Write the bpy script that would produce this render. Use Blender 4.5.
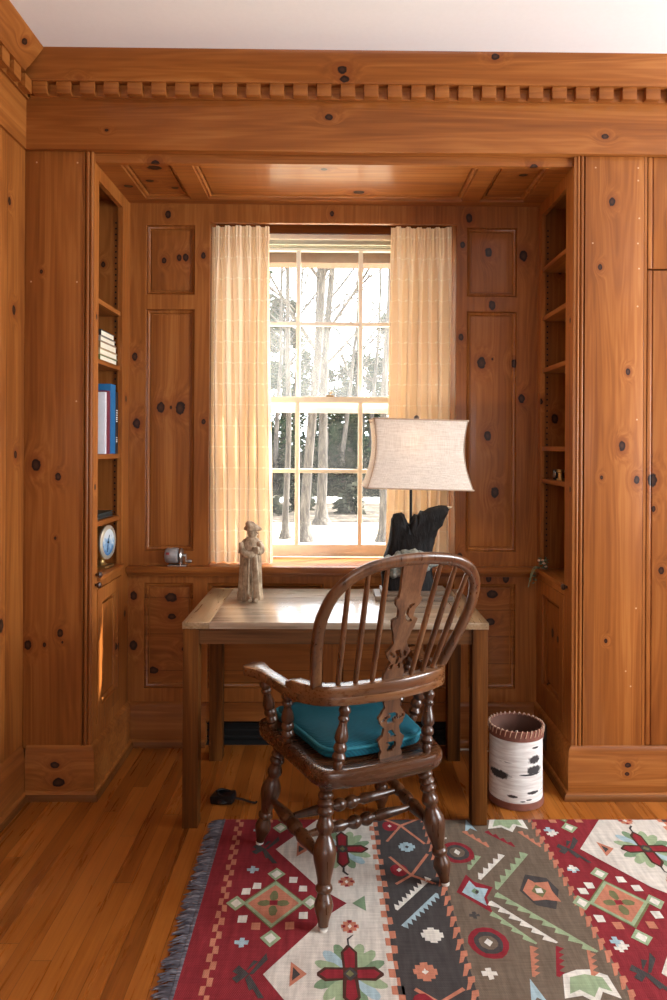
import bpy, bmesh, math, random
from mathutils import Vector, Matrix
PI = math.pi
R = math.radians
for o in list(bpy.data.objects): bpy.data.objects.remove(o)
S = bpy.context.scene
COL = S.collection

# ------------------------------------------------------------------ camera
cd = bpy.data.cameras.new('camera'); cam = bpy.data.objects.new('camera', cd); COL.objects.link(cam)
cd.sensor_fit = 'AUTO'; cd.sensor_width = 36.0; cd.lens = 690 / 1000 * 36.0
cd.shift_x = (333.5 - 342.0) / 1000; cd.shift_y = (447.0 - 500.0) / 1000
cd.clip_start = 0.05; cd.clip_end = 300
cam.matrix_world = Matrix.Translation((0, 0, 1.385)) @ Matrix.Rotation(R(-.59), 4, 'Z') @ Matrix.Rotation(PI/2, 4, 'X') @ Matrix.Rotation(R(.30), 4, 'Z')
S.camera = cam
# ------------------------------------------------------------------ light
S.view_settings.view_transform = 'Standard'; S.view_settings.look = 'None'
S.view_settings.exposure = 0.15; S.view_settings.gamma = 1.0; S.view_settings.use_curve_mapping = False
W = bpy.data.worlds.new('sky'); S.world = W; W.use_nodes = True
bg = W.node_tree.nodes['Background']; bg.inputs[0].default_value = (.88, .95, 1, 1)
def sky():      # hazy winter sky, much brighter round the sun
    n, l = W.node_tree.nodes, W.node_tree.links
    tc = n.new('ShaderNodeTexCoord'); dp = n.new('ShaderNodeVectorMath'); dp.operation = 'DOT_PRODUCT'; dp.inputs[1].default_value = Vector((1.2, .62, 1.22)).normalized()
    l.new(tc.outputs['Generated'], dp.inputs[0]); prev = dp.outputs['Value']
    for op, v in (('MAXIMUM', 0.0), ('POWER', 5.0), ('MULTIPLY', 24.0), ('ADD', 5.5)):
        m = n.new('ShaderNodeMath'); m.operation = op; l.new(prev, m.inputs[0]); m.inputs[1].default_value = v; prev = m.outputs[0]
    l.new(prev, bg.inputs[1])
sky()
def light(name, kind, loc, direction, power, color, **kw):
    d = bpy.data.lights.new(name, kind); o = bpy.data.objects.new(name, d); COL.objects.link(o)
    o.location = loc; o.rotation_euler = Vector(direction).to_track_quat('-Z', 'Y').to_euler()
    d.energy = power; d.color = color
    for k, v in kw.items(): setattr(d, k, v)
    return o
light('sun', 'SUN', (6, 6, 8), (-1.2, -.62, -1.22), 18.0, (1, .93, .82), angle=R(.6))
# daylight from the right-hand wall's window; unseen fill light added behind the camera
light('window_daylight', 'AREA', (3.25, 1.5, 1.65), (-1, .16, .2), 175, (.90, .96, 1), shape='RECTANGLE', size=1.5, size_y=1.7)
light('rear_fill', 'AREA', (.5, -2.3, 1.7), (-.05, 1, .8), 58, (.84, .94, 1), shape='RECTANGLE', size=2.2, size_y=1.6)

# ------------------------------------------------------------------ helpers: mesh
class MB:
    def __init__(s): s.bm = bmesh.new(); s.smooth_all = False
    def face(s, pts, mi=0, smooth=False):
        f = s.bm.faces.new([s.bm.verts.new(p) for p in pts]); f.material_index = mi; f.smooth = smooth; return f
    def box(s, x0, x1, y0, y1, z0, z1, bevel=0.0, mi=0, M=None):
        if x0 > x1: x0, x1 = x1, x0
        if y0 > y1: y0, y1 = y1, y0
        c = [Vector((x, y, z)) for x in (x0, x1) for y in (y0, y1) for z in (z0, z1)]
        if M: c = [M @ v for v in c]
        v = [s.bm.verts.new(p) for p in c]
        fs = [s.bm.faces.new([v[i] for i in q]) for q in ((0,1,3,2),(4,6,7,5),(0,4,5,1),(2,3,7,6),(0,2,6,4),(1,5,7,3))]
        for f in fs: f.material_index = mi
        if bevel:
            es = list({e for f in fs for e in f.edges})
            r = bmesh.ops.bevel(s.bm, geom=es, offset=bevel, segments=2, profile=.6, affect='EDGES')
            for f in r['faces']: f.material_index = mi
        return s
    def rings(s, rings, closed=True, cap=True, mi=0, smooth=True):
        vs = [[s.bm.verts.new(p) for p in r] for r in rings]; n = len(vs[0])
        for a, b in zip(vs, vs[1:]):
            for i in range(n if closed else n - 1):
                j = (i + 1) % n
                f = s.bm.faces.new((a[i], a[j], b[j], b[i])); f.material_index = mi; f.smooth = smooth
        if cap and closed:
            for r, flip in ((vs[0], True), (vs[-1], False)):
                try:
                    f = s.bm.faces.new(r[::-1] if flip else r); f.material_index = mi
                except ValueError: pass
        return s
    def lathe(s, prof, a=(0,0,0), b=(0,0,1), seg=20, mi=0, cap=True):
        """prof: (t along a->b, radius)"""
        a, b = Vector(a), Vector(b); d = (b - a); q = d.to_track_quat('Z', 'Y')
        X, Y = q @ Vector((1,0,0)), q @ Vector((0,1,0))
        rs = [[a + d*t + X*(r*math.cos(2*PI*i/seg)) + Y*(r*math.sin(2*PI*i/seg)) for i in range(seg)] for t, r in prof]
        return s.rings(rs, mi=mi, cap=cap)
    def tube(s, pts, rad, seg=8, mi=0, flat=None):
        """round (or elliptical: flat=(ru, rv) multipliers with v along the given up) tube along pts"""
        pts = [Vector(p) for p in pts]; n = len(pts); rs = []
        rad = rad if isinstance(rad, (list, tuple)) else [rad]*n
        up = None
        for i, p in enumerate(pts):
            t = (pts[min(i+1, n-1)] - pts[max(i-1, 0)]).normalized()
            if up is None:
                up = Vector((0,0,1)) if abs(t.z) < .9 else Vector((0,1,0))
            u = t.cross(up).normalized(); v = u.cross(t).normalized(); up = v
            rs.append([p + u*(rad[i]*math.cos(2*PI*k/seg)) + v*(rad[i]*math.sin(2*PI*k/seg)) for k in range(seg)])
        return s.rings(rs, mi=mi)
    def sweep(s, pts, ws, hs, up=(0,0,1), mi=0, rnd=.35, nrm=None):
        """rounded rectangular section swept along pts; w across, h along up"""
        pts = [Vector(p) for p in pts]; n = len(pts); up0 = Vector(up)
        ws = ws if isinstance(ws, (list, tuple)) else [ws]*n
        hs = hs if isinstance(hs, (list, tuple)) else [hs]*n
        rs = []
        for i, p in enumerate(pts):
            t = (pts[min(i+1, n-1)] - pts[max(i-1, 0)]).normalized()
            u = t.cross(up0).normalized(); v = u.cross(t).normalized()
            w, h = ws[i]/2, hs[i]/2; c = rnd*min(w, h)
            q = [(w, -h+c), (w, h-c), (w-c*.3, h-c*.3), (w-c, h), (-w+c, h), (-w+c*.3, h-c*.3), (-w, h-c), (-w, -h+c), (-w+c*.3, -h+c*.3), (-w+c, -h), (w-c, -h), (w-c*.3, -h+c*.3)]
            rs.append([p + u*a + v*b for a, b in q])
        return s.rings(rs, mi=mi)
    def prism(s, poly, axis, a, b, mi=0, smooth=False):
        """poly: 2-D outline; axis 'X': (y,z), 'Y': (x,z), 'Z': (x,y); from a to b"""
        f = {'X': lambda p, c: (c, p[0], p[1]), 'Y': lambda p, c: (p[0], c, p[1]), 'Z': lambda p, c: (p[0], p[1], c)}[axis]
        return s.rings([[Vector(f(p, a)) for p in poly], [Vector(f(p, b)) for p in poly]], mi=mi, smooth=smooth)
    def build(s, name, mats, parent=None, loc=None, autosmooth=True):
        bmesh.ops.recalc_face_normals(s.bm, faces=s.bm.faces)
        me = bpy.data.meshes.new(name); s.bm.to_mesh(me); s.bm.free()
        for m in (mats if isinstance(mats, (list, tuple)) else [mats]): me.materials.append(m)
        o = bpy.data.objects.new(name, me); COL.objects.link(o)
        if parent: o.parent = parent
        if loc: o.location = loc
        if autosmooth:
            try: me.set_sharp_from_angle(angle=R(40))
            except Exception: pass
        return o
def crom(P, n=8):
    P = [Vector(p) for p in P]; out = []
    for i in range(len(P)-1):
        p0, p1, p2, p3 = P[max(i-1,0)], P[i], P[i+1], P[min(i+2, len(P)-1)]
        for k in range(n):
            t = k/n
            out.append(.5*((2*p1) + (p2-p0)*t + (2*p0-5*p1+4*p2-p3)*t*t + (-p0+3*p1-3*p2+p3)*t**3))
    out.append(P[-1]); return out
def tag(o, label, cat=None, group=None, kind=None):
    if label: o['label'] = label
    if cat: o['category'] = cat
    if group: o['group'] = group
    if kind: o['kind'] = kind
    return o
def thing(name, label, cat, loc=(0,0,0), rz=0, group=None):
    o = bpy.data.objects.new(name, None); COL.objects.link(o); o.empty_display_size = .05
    o.location = loc; o.rotation_euler = (0, 0, rz)
    return tag(o, label, cat, group)
def struct(o, label=None): return tag(o, label, kind='structure')

# ------------------------------------------------------------------ helpers: materials
class NT:
    def __init__(s, name):
        s.m = bpy.data.materials.new(name); s.m.use_nodes = True; s.t = s.m.node_tree; s.t.nodes.clear()
        s.out = s.n('ShaderNodeOutputMaterial')
    def n(s, typ, ins=None, **kw):
        nd = s.t.nodes.new(typ)
        for k, v in kw.items(): setattr(nd, k, v)
        for k, v in (ins or {}).items():
            i = nd.inputs[k]
            if isinstance(v, bpy.types.NodeSocket): s.t.links.new(v, i)
            else: i.default_value = v
        return nd
    def math(s, op, a, b=0.0, c=0.0, clamp=False):
        return s.n('ShaderNodeMath', {0: a, 1: b, 2: c}, operation=op, use_clamp=clamp).outputs[0]
    def vmath(s, op, a, b=(0,0,0)):
        nd = s.n('ShaderNodeVectorMath', {0: a, 1: b}, operation=op)
        return nd.outputs['Value'] if op in ('LENGTH', 'DOT_PRODUCT', 'DISTANCE') else nd.outputs[0]
    def noise(s, vec, scale=1, detail=3, rough=.55, dist=0):
        return s.n('ShaderNodeTexNoise', {'Vector': vec, 'Scale': scale, 'Detail': detail, 'Roughness': rough, 'Distortion': dist}).outputs[0]
    def ramp(s, f, stops, interp='LINEAR'):
        nd = s.n('ShaderNodeValToRGB', {0: f}); cr = nd.color_ramp; cr.interpolation = interp
        while len(cr.elements) < len(stops): cr.elements.new(.5)
        for e, (p, c) in zip(cr.elements, stops): e.position = p; e.color = (*c, 1) if len(c) == 3 else c
        return nd.outputs[0]
    def mix(s, f, a, b, mode='MIX'):
        nd = s.n('ShaderNodeMix', data_type='RGBA', blend_type=mode)
        for i, v in ((0, f), (6, a), (7, b)):
            if isinstance(v, bpy.types.NodeSocket): s.t.links.new(v, nd.inputs[i])
            else: nd.inputs[i].default_value = (*v, 1) if isinstance(v, (tuple, list)) and len(v) == 3 else v
        return nd.outputs[2]
    def remap(s, v, a, b, c=0.0, d=1.0, smooth=False):
        return s.n('ShaderNodeMapRange', {0: v, 1: a, 2: b, 3: c, 4: d}, interpolation_type='SMOOTHSTEP' if smooth else 'LINEAR').outputs[0]
    def obj(s): return s.n('ShaderNodeTexCoord').outputs['Object']
    def bsdf(s, col, rough=.5, spec=.5, bump=None, bstr=.2, bdist=.002, **kw):
        ins = {'Base Color': (*col, 1) if isinstance(col, (tuple, list)) and len(col) == 3 else col, 'Roughness': rough, 'Specular IOR Level': spec}
        if bump is not None:
            ins['Normal'] = s.n('ShaderNodeBump', {'Height': bump, 'Strength': bstr, 'Distance': bdist}).outputs[0]
        ins.update(kw)
        b = s.n('ShaderNodeBsdfPrincipled', ins); s.t.links.new(b.outputs[0], s.out.inputs[0]); return b
def lin(r, g, b): return tuple(((c/255+.055)/1.055)**2.4 if c > 10 else c/255/12.92 for c in (r, g, b))
def simple(name, col, rough=.5, metal=0.0, spec=.5, var=.12, nscale=30, bump=.1):
    t = NT(name); p = t.obj(); n = t.noise(p, nscale, 4)
    c = t.mix(t.remap(n, .3, .7), tuple(v*(1-var) for v in col), tuple(min(1, v*(1+var)) for v in col))
    t.bsdf(c, rough, spec, n, bump, .001, Metallic=metal); return t.m

# knotty pine: grain along one axis, knots where the boards have them
PINE_L, PINE_M, PINE_D = lin(176,112,54), lin(149,87,36), lin(120,65,25)
def pine(name, axis='Z', knots=(), tone=1.0, dots=(), rough=.38, seed=0.0, plank=None):
    """knots: (x,y,z,r) in object space; dots: filled nail holes; plank=(axis, width): board joints"""
    t = NT(name); p = t.obj(); oi = t.n('ShaderNodeObjectInfo').outputs['Random']
    ai = 'XYZ'.index(axis)
    off = t.n('ShaderNodeCombineXYZ', {0: t.math('MULTIPLY', oi, 7.3), 1: t.math('MULTIPLY', oi, 3.1), 2: t.math('MULTIPLY', oi, 5.7)}).outputs[0]
    q = t.vmath('ADD', p, off); q = t.vmath('ADD', q, (seed, seed*1.7, seed*.6))
    if plank:
        sx = t.n('ShaderNodeSeparateXYZ', {0: p}).outputs['XYZ'.index(plank[0])]
        fl = t.math('FLOOR', t.math('DIVIDE', sx, plank[1]))
        h = t.n('ShaderNodeTexWhiteNoise', {'W': fl}, noise_dimensions='1D').outputs[0]
        q = t.vmath('ADD', q, t.n('ShaderNodeCombineXYZ', {0: t.math('MULTIPLY', h, 9.1), 1: t.math('MULTIPLY', h, 4.3), 2: t.math('MULTIPLY', h, 6.7)}).outputs[0])
    core = halo = None
    for kx, ky, kz, kr in knots:
        kr *= .95; sc = [1/kr]*3; sc[ai] = .72/kr
        d = t.vmath('LENGTH', t.vmath('MULTIPLY', t.vmath('SUBTRACT', p, (kx, ky, kz)), tuple(sc)))
        core = d if core is None else t.math('MINIMUM', core, d)
    # grain flows around the knots
    if core is not None:
        halo = t.math('POWER', 2.718, t.math('MULTIPLY', t.math('MULTIPLY', core, core), -.16))
        disp = t.math('MULTIPLY', halo, .05)
        q = t.vmath('ADD', q, t.n('ShaderNodeCombineXYZ', {0: disp, 1: disp, 2: disp}).outputs[0])
    sc = [9, 9, 9]; sc[ai] = .55
    wob = t.noise(t.vmath('MULTIPLY', q, tuple(sc)), 1, 3, .5, .6)
    s2 = [70, 70, 70]; s2[ai] = 1.6
    fine = t.noise(t.vmath('MULTIPLY', q, tuple(s2)), 1, 4, .6, .3)
    rings = t.math('MULTIPLY_ADD', t.math('SINE', t.math('MULTIPLY', wob, 62.0)), .5, .5)
    big = t.noise(t.vmath('MULTIPLY', q, (1.6, 1.6, 1.6)), 1, 2)
    v = t.math('ADD', t.math('MULTIPLY', rings, .10), t.math('ADD', t.math('MULTIPLY', fine, .40), t.math('MULTIPLY', wob, .50)))
    col = t.ramp(v, [(.30, PINE_D), (.50, PINE_M), (.72, PINE_L)])
    col = t.mix(t.remap(big, .35, .7, 0, .35), col, lin(122,66,28), 'MIX')
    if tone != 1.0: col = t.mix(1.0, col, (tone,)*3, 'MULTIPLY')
    if plank:
        fr = t.math('FRACT', t.math('DIVIDE', sx, plank[1]))
        ln = t.math('LESS_THAN', t.math('ABSOLUTE', t.math('SUBTRACT', fr, .5)), .5-.002/plank[1])
        col = t.mix(t.math('MULTIPLY', t.math('SUBTRACT', 1.0, ln), .55), col, lin(60,28,12))
    if core is not None:
        dn = t.math('ADD', core, t.math('MULTIPLY', t.math('SUBTRACT', t.noise(p, 60, 3), .5), .7))
        col = t.mix(t.math('MULTIPLY', t.remap(dn, 1.0, 2.6, 1, 0, True), .55), col, lin(120,58,24))
        kc = t.ramp(dn, [(0, lin(74,44,28)), (.5, lin(56,32,20)), (.8, lin(34,20,14)), (1, lin(28,17,12))])
        col = t.mix(t.remap(dn, .85, 1.12, 1, 0, True), col, kc)
    if dots:
        dd = None
        for dx, dy, dz in dots:
            d = t.vmath('DISTANCE', p, (dx, dy, dz)); dd = d if dd is None else t.math('MINIMUM', dd, d)
        col = t.mix(t.remap(dd, .0025, .004, .6, 0), col, lin(220,180,140))
    rg = t.remap(fine, .2, .8, rough-.06, rough+.1)
    t.bsdf(col, t.remap(fine, .2, .8, .46, .6), .14, fine, .10, .001, **{'Coat Weight': .3, 'Coat Roughness': .2}); return t.m
_pc = {}
def pn(axis, tone=1.0, plank=None):
    k = (axis, tone, plank)
    if k not in _pc: _pc[k] = pine('knotty_pine_' + axis, axis, tone=tone, plank=plank)
    return _pc[k]

def darkwood(name, c0, c1, c2, axis='Z', rough=.32, scale=1.0, coat=.0, bump=.08, spec=.5):
    t = NT(name); p = t.obj(); ai = 'XYZ'.index(axis)
    oi = t.n('ShaderNodeObjectInfo').outputs['Random']
    q = t.vmath('ADD', p, t.n('ShaderNodeCombineXYZ', {0: t.math('MULTIPLY', oi, 3.3), 1: oi, 2: t.math('MULTIPLY', oi, 2.1)}).outputs[0])
    s1 = [14*scale]*3; s1[ai] = 1.1*scale; s2 = [150*scale]*3; s2[ai] = 5*scale
    a = t.noise(t.vmath('MULTIPLY', q, tuple(s1)), 1, 4, .6, .8); b = t.noise(t.vmath('MULTIPLY', q, tuple(s2)), 1, 3, .6)
    v = t.math('ADD', t.math('MULTIPLY', a, .72), t.math('MULTIPLY', b, .28))
    t.bsdf(t.ramp(v, [(.34, c0), (.5, c1), (.68, c2)]), t.remap(b, .3, .7, rough-.05, rough+.1),   spec, b, bump, .001, **{'Coat Weight': coat, 'Coat Roughness': .15})
    return t.m
M = {}
M['ceiling'] = simple('ceiling_paint', lin(236,234,232), .9, var=.01, nscale=60, bump=.05)
M['cream'] = simple('cream_painted_wood', lin(232,222,202), .5, var=.04)
M['white'] = simple('white_painted_wood', lin(240,236,228), .5, var=.03)
M['sashtan'] = simple('bare_sash_wood', lin(226,196,150), .5, var=.08)
M['greygreen'] = simple('grey_green_paint', lin(176,176,160), .6, var=.04)
M['darkgap'] = simple('dark_gap', lin(14,11,9), .9, bump=0)
M['knob'] = simple('dark_knob_wood', lin(62,34,22), .35)
M['oakX'] = darkwood('table_oak_x', lin(60,36,18), lin(98,62,34), lin(128,86,52), 'X', .5, .8, spec=.15)
M['oakY'] = darkwood('table_oak_y', lin(84,54,30), lin(128,86,52), lin(160,114,74), 'Y', .30, .8, 1.0)
M['tabletopX'] = darkwood('table_top_pale_sheen', lin(112,94,76), lin(154,134,112), lin(188,172,150), 'X', .30, .8, 1.0); M['tabletopY'] = darkwood('table_end_pale_sheen', lin(98,76,52), lin(138,112,80), lin(172,146,114), 'Y', .30, .8, 1.0)  # top and ends coloured paler and greyer to paint in the window's reflection
M['oakZ'] = darkwood('table_oak_z', lin(48,24,6), lin(90,50,16), lin(124,76,32), 'Z', .6, .8, spec=.12)
M['chair'] = darkwood('chair_oak', lin(42,23,13), lin(72,42,23), lin(100,64,38), 'Z', .3, .7, .35)
M['chairX'] = darkwood('chair_oak_x', lin(54,31,15), lin(94,58,31), lin(130,88,52), 'X', .28, .7, .8)
M['chairZ'] = darkwood('chair_oak_z', lin(54,31,15), lin(92,57,31), lin(126,86,52), 'Z', .3, .7, .6)
M['seatwood'] = darkwood('chair_seat_oak', lin(46,26,14), lin(70,41,22), lin(94,58,33), 'X', .25, .6, .6)
M['splat'] = darkwood('chair_splat_oak', lin(56,33,19), lin(96,62,38), lin(128,90,60), 'Z', .34, 1.3, .2)
M['glide'] = simple('nylon_glide', lin(220,214,204), .5)

def floor_mat():
    t = NT('oak_strip_floor'); p = t.obj()
    s = t.n('ShaderNodeSeparateXYZ', {0: p}); wv = .058
    row = t.math('FLOOR', t.math('DIVIDE', s.outputs[0], wv))
    h = t.n('ShaderNodeTexWhiteNoise', {'W': row}, noise_dimensions='1D').outputs[0]
    yy = t.math('ADD', t.math('DIVIDE', s.outputs[1], .95), t.math('MULTIPLY', h, 5.0))
    seg = t.math('FLOOR', yy)
    h2 = t.n('ShaderNodeTexWhiteNoise', {'Vector': t.n('ShaderNodeCombineXYZ', {0: row, 1: seg}).outputs[0]}, noise_dimensions='2D').outputs[0]
    q = t.vmath('ADD', p, t.n('ShaderNodeCombineXYZ', {0: t.math('MULTIPLY', h2, 6.0), 1: t.math('MULTIPLY', h2, 11.0)}).outputs[0])
    a = t.noise(t.vmath('MULTIPLY', q, (26, 1.6, 1)), 1, 4, .6, 1.2)
    b = t.noise(t.vmath('MULTIPLY', q, (160, 5, 1)), 1, 3, .6)
    v = t.math('ADD', t.math('MULTIPLY', a, .45), t.math('ADD', t.math('MULTIPLY', b, .3), t.math('MULTIPLY', h2, .25)))
    c = t.ramp(v, [(.28, lin(98,50,14)), (.5, lin(146,82,27)), (.72, lin(174,106,44))])
    wear = t.noise(p, 1.7, 3)
    c = t.mix(t.remap(wear, .5, .75, 0, .3), c, lin(170,108,56))
    fx = t.math('FRACT', t.math('DIVIDE', s.outputs[0], wv)); fy = t.math('FRACT', yy)
    gx = t.math('GREATER_THAN', t.math('ABSOLUTE', t.math('SUBTRACT', fx, .5)), .483)
    gy = t.math('GREATER_THAN', t.math('ABSOLUTE', t.math('SUBTRACT', fy, .5)), .4985)
    g = t.math('MAXIMUM', gx, gy)
    c = t.mix(t.math('MULTIPLY', g, .6), c, lin(52,26,10))
    t.bsdf(c, t.remap(a, .3, .7, .24, .36), .5, t.math('SUBTRACT', b, g), .15, .001); return t.m
M['floor'] = floor_mat()

def curtain_mat():
    t = NT('cream_curtain_linen'); uv = t.n('ShaderNodeUVMap').outputs[0]; s = t.n('ShaderNodeSeparateXYZ', {0: uv})
    def cell(v, n, w): return t.math('LESS_THAN', t.math('ABSOLUTE', t.math('SUBTRACT', t.math('FRACT', t.math('MULTIPLY', v, n)), .5)), w)
    sq = t.math('MULTIPLY', cell(s.outputs[0], 10, .08), cell(s.outputs[1], 16, .045))
    ln = t.math('MULTIPLY', cell(s.outputs[1], 16, .018), .45)
    ln = t.math('MAXIMUM', ln, t.math('MULTIPLY', cell(s.outputs[0], 10, .03), .25))
    n = t.noise(t.vmath('MULTIPLY', uv, (300, 40, 1)), 1, 3)
    c = t.mix(t.remap(n, .3, .7, 0, .5), lin(238,216,186), lin(228,202,168))
    c = t.mix(t.math('MAXIMUM', t.math('MULTIPLY', sq, .9), ln), c, lin(248,238,218))
    d = t.n('ShaderNodeBsdfDiffuse', {0: c}); tr = t.n('ShaderNodeBsdfTranslucent', {0: c})
    m = t.n('ShaderNodeMixShader', {0: .17, 1: d.outputs[0], 2: tr.outputs[0]}); t.t.links.new(m.outputs[0], t.out.inputs[0]); return t.m
M['curtain'] = curtain_mat()
def glass_mat(name, veil):
    t = NT(name)
    n = t.noise(t.vmath('MULTIPLY', t.obj(), (3, 3, 2)), 1, 4, .6)
    tr = t.n('ShaderNodeBsdfTransparent', {0: (1, 1, 1, 1)})
    di = t.n('ShaderNodeBsdfTranslucent', {0: (.98, .96, .92, 1)})
    m = t.n('ShaderNodeMixShader', {0: t.remap(n, .3, .7, veil*.6, veil*1.4), 1: tr.outputs[0], 2: di.outputs[0]})
    t.t.links.new(m.outputs[0], t.out.inputs[0]); return t.m
M['glass_upper'] = glass_mat('haze_veil_glass', .03); M['glass_lower'] = glass_mat('clear_glass', .008)  # veil whitens the panes to imitate glare and outdoor haze, stronger above

# ================================================================== SETTING
Z_CEIL = 2.88; XL = -1.225; YA = 2.73; YB = 3.21; YW = 3.46; SL = -.955; SR = .945
struct(MB().box(-1.6, 3.6, -2.6, 3.6, -.12, 0).build('floor', M['floor']), 'varnished oak strip floor')
struct(MB().box(-1.6, 3.6, -2.6, 3.6, Z_CEIL, Z_CEIL+.1).build('ceiling', M['ceiling']), 'white painted ceiling')
wl = struct(MB().box(XL-.2, XL, -2.5, 3.4, 0, Z_CEIL).build('wall_left', pine('wall_pine', 'Z', knots=[(XL, 2.66, 1.35, .012), (XL, 2.55, .72, .02), (XL, 2.64, 1.9, .014), (XL, 2.6, 2.3, .012)], plank=('Y', .235))), 'left wall of vertical pine boards')
struct(MB().box(3.4, 3.6, -2.5, 3.6, 0, Z_CEIL).build('wall_right', pn('Z')))
struct(MB().box(-1.6, 3.6, -2.7, -2.5, 0, Z_CEIL).build('wall_front', M['ceiling']))
# left wall frieze, crown and baseboard
struct(MB().box(XL, XL+.012, -2.5, YA-.012, 2.545, Z_CEIL-.09).build('trim_5', pn('Y')))
def crown_profile(face, sgn):           # (out from face, z)
    return [(face, 2.79), (face+sgn*.045, 2.79), (face+sgn*.05, 2.80), (face+sgn*.058, 2.806), (face+sgn*.09, 2.845), (face+sgn*.108, 2.87), (face+sgn*.112, 2.8799), (face, 2.8799)]
cr = crown_profile(XL+.0121, 1)
m = MB().prism(cr, 'Y', -2.5, YA-.13)
c2 = struct(m.build('trim_4', pine('crown_pine_y', 'Y', knots=[(XL+.1, 2.5, 2.84, .012)])))
m = MB()
k = 0
y = YA - .06
while y > .8:
    m.box(XL+.012, XL+.05, y-.055, y, 2.738, 2.79); y -= .09
m.box(XL+.012, XL+.022, .8, YA-.02, 2.736, 2.79)
m.build('dentil_strip', pn('Y'), c2)
def base_profile(face, sgn, h=.205):
    return [(face, 0), (face+sgn*.032, 0), (face+sgn*.032, .012), (face+sgn*.028, .024), (face+sgn*.022, .03), (face+sgn*.018, .032), (face+sgn*.018, h-.05), (face+sgn*.016, h-.046), (face+sgn*.016, h-.02), (face+sgn*.012, h-.008), (face, h)]
bm_ = MB().prism(base_profile(XL, 1, .21), 'Y', -2.5, YA-.02)
struct(bm_.build('baseboard_west', pine('base_pine_y', 'Y', tone=.9)))
MB().prism([(XL+.0325, 0), (XL+.0385, 0), (XL+.0385, .010), (XL+.036, .020), (XL+.0325, .024)], 'Y', -2.5, YA-.035).build('shoe_moulding', pn('Y', .5), bpy.data.objects['baseboard_west'])

# beam and crown over the alcove
bk = [(-.03, YA-.02, 2.68, .012), (1.06, YA-.02, 2.615, .011), (-.9, YA-.02, 2.62, .006)]
beam = struct(MB().box(XL, 3.4, YA-.02, YA+.10, 2.545, 2.745, .003).build('trim_2', pine('beam_pine', 'X', bk, rough=.34)), 'wide horizontal pine beam above the alcove')
ck = [(.02, YA-.09, 2.83, .016), (.03, YA-.07, 2.805, .014), (.60, YA-.125, 2.865, .012), (-.99, YA-.06, 2.805, .010)]
cr = crown_profile(YA-.02, -1)
m = MB().rings([[Vector((x, p[0], p[1])) for p in cr] for x in (XL+.001, 3.4)], smooth=False)
crown = struct(m.build('trim_1', pine('crown_pine', 'X', ck)), 'pine crown moulding along the ceiling')
m = MB(); m.box(XL+.03, 3.4, YA-.032, YA-.02, 2.743, 2.79)
x = XL + .05
while x < 1.9:
    m.box(x, x+.056, YA-.058, YA-.03, 2.744, 2.791, .002); x += .0915
m.build('dentil_strip', pine('dentil_pine', 'X'), crown)

# alcove ceiling: frame and three raised panels
ZC = 2.51
m = MB()
m.box(SL-.3, SR+.3, YA+.02, 2.775, ZC, ZC+.04); m.box(SL-.02, SR+.02, 3.15, YB+.02, ZC, ZC+.04)
for x0, x1 in ((-.98, -.865), (-.66, -.58), (.575, .655), (.86, .97)): m.box(x0, x1, 2.775, 3.15, ZC+.0005, ZC+.04)
m.box(SL-.3, SR+.3, YA+.05, YB+.3, ZC+.041, ZC+.06)
fr_ = struct(m.build('ceiling.001', pine('alcove_ceiling_pine', 'X', knots=[(-.72, 2.755, ZC, .013), (.79, 2.755, ZC, .012), (-.9, 3.0, ZC, .016)])), 'panelled pine ceiling of the alcove')
def raised_panel(parent, rect, plane, face, mat, depth=.017, out=-1, name='panel', edge=.018, field=.03):
    """rect (a0,a1,b0,b1) in the plane; the frame moulding steps in, then a flat field rises again"""
    a0, a1, b0, b1 = rect
    lev = [(0, 0), (.0015, .010), (.004, .012), (.008, .008), (.013, .010), (edge, depth), (edge+.001, depth+.010), (edge+.005, depth+.010), (edge+.006, depth-.002), (edge+field, depth-.004)]
    rs = []
    for ins, d in lev:
        c = [(a0+ins, b0+ins), (a1-ins, b0+ins), (a1-ins, b1-ins), (a0+ins, b1-ins)]
        v = face - out*d
        rs.append([Vector({'Y': (a, v, b), 'X': (v, a, b), 'Z': (a, b, v)}[plane]) for a, b in c])
    mb = MB(); mb.rings(rs, cap=False, smooth=False); mb.face(rs[-1])
    return mb.build(name, mat, parent)
raised_panel(fr_, (-.865, -.66, 2.775, 3.15), 'Z', ZC, pine('ceil_panel_l', 'X', knots=[(-.745, 2.83, ZC+.0135, .022), (-.80, 2.97, ZC+.0135, .014), (-.71, 3.05, ZC+.0135, .012)]), out=-1)
raised_panel(fr_, (-.58, .575, 2.775, 3.15), 'Z', ZC, pine('ceil_panel_c', 'X', knots=[(.10, 3.08, ZC+.0135, .020), (-.05, 2.83, ZC+.0135, .012)]), out=-1)
raised_panel(fr_, (.655, .86, 2.775, 3.15), 'Z', ZC, pine('ceil_panel_r', 'X', knots=[(.78, 2.87, ZC+.0135, .014)]), out=-1)

# back wall of the alcove: stiles, rails and raised panels round the window opening
OL, OR = -.586, .563; ZS, ZT = .833, 2.425
m = MB(); Y0, Y1 = YB, YB+.02
m.box(-1.0, 1.0, Y0, Y1, ZT, ZC+.05)
m.box(-1.0, -.881, Y0, Y1, 0, ZT); m.box(.845, 1.0, Y0, Y1, 0, ZT)
m.box(-.654, OL, Y0, Y1, .833, ZT); m.box(OR, .611, Y0, Y1, .833, ZT)
for x0, x1 in ((-.881, -.654), (.611, .845)):
    for z0, z1 in ((2.411, ZT), (2.02, 2.088), (.833, .90)): m.box(x0, x1, Y0, Y1, z0, z1)
m.box(-.881, .845, Y0, Y1, .75, .8329); m.box(-.881, .845, Y0, Y1, .115, .262)
m.box(-.881, -.59, Y0, Y1, 0, .115); m.box(.555, .845, Y0, Y1, 0, .115)
WP = ((-.881, -.654), (-.589, -.05), (.02, .56), (.625, .845))
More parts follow.
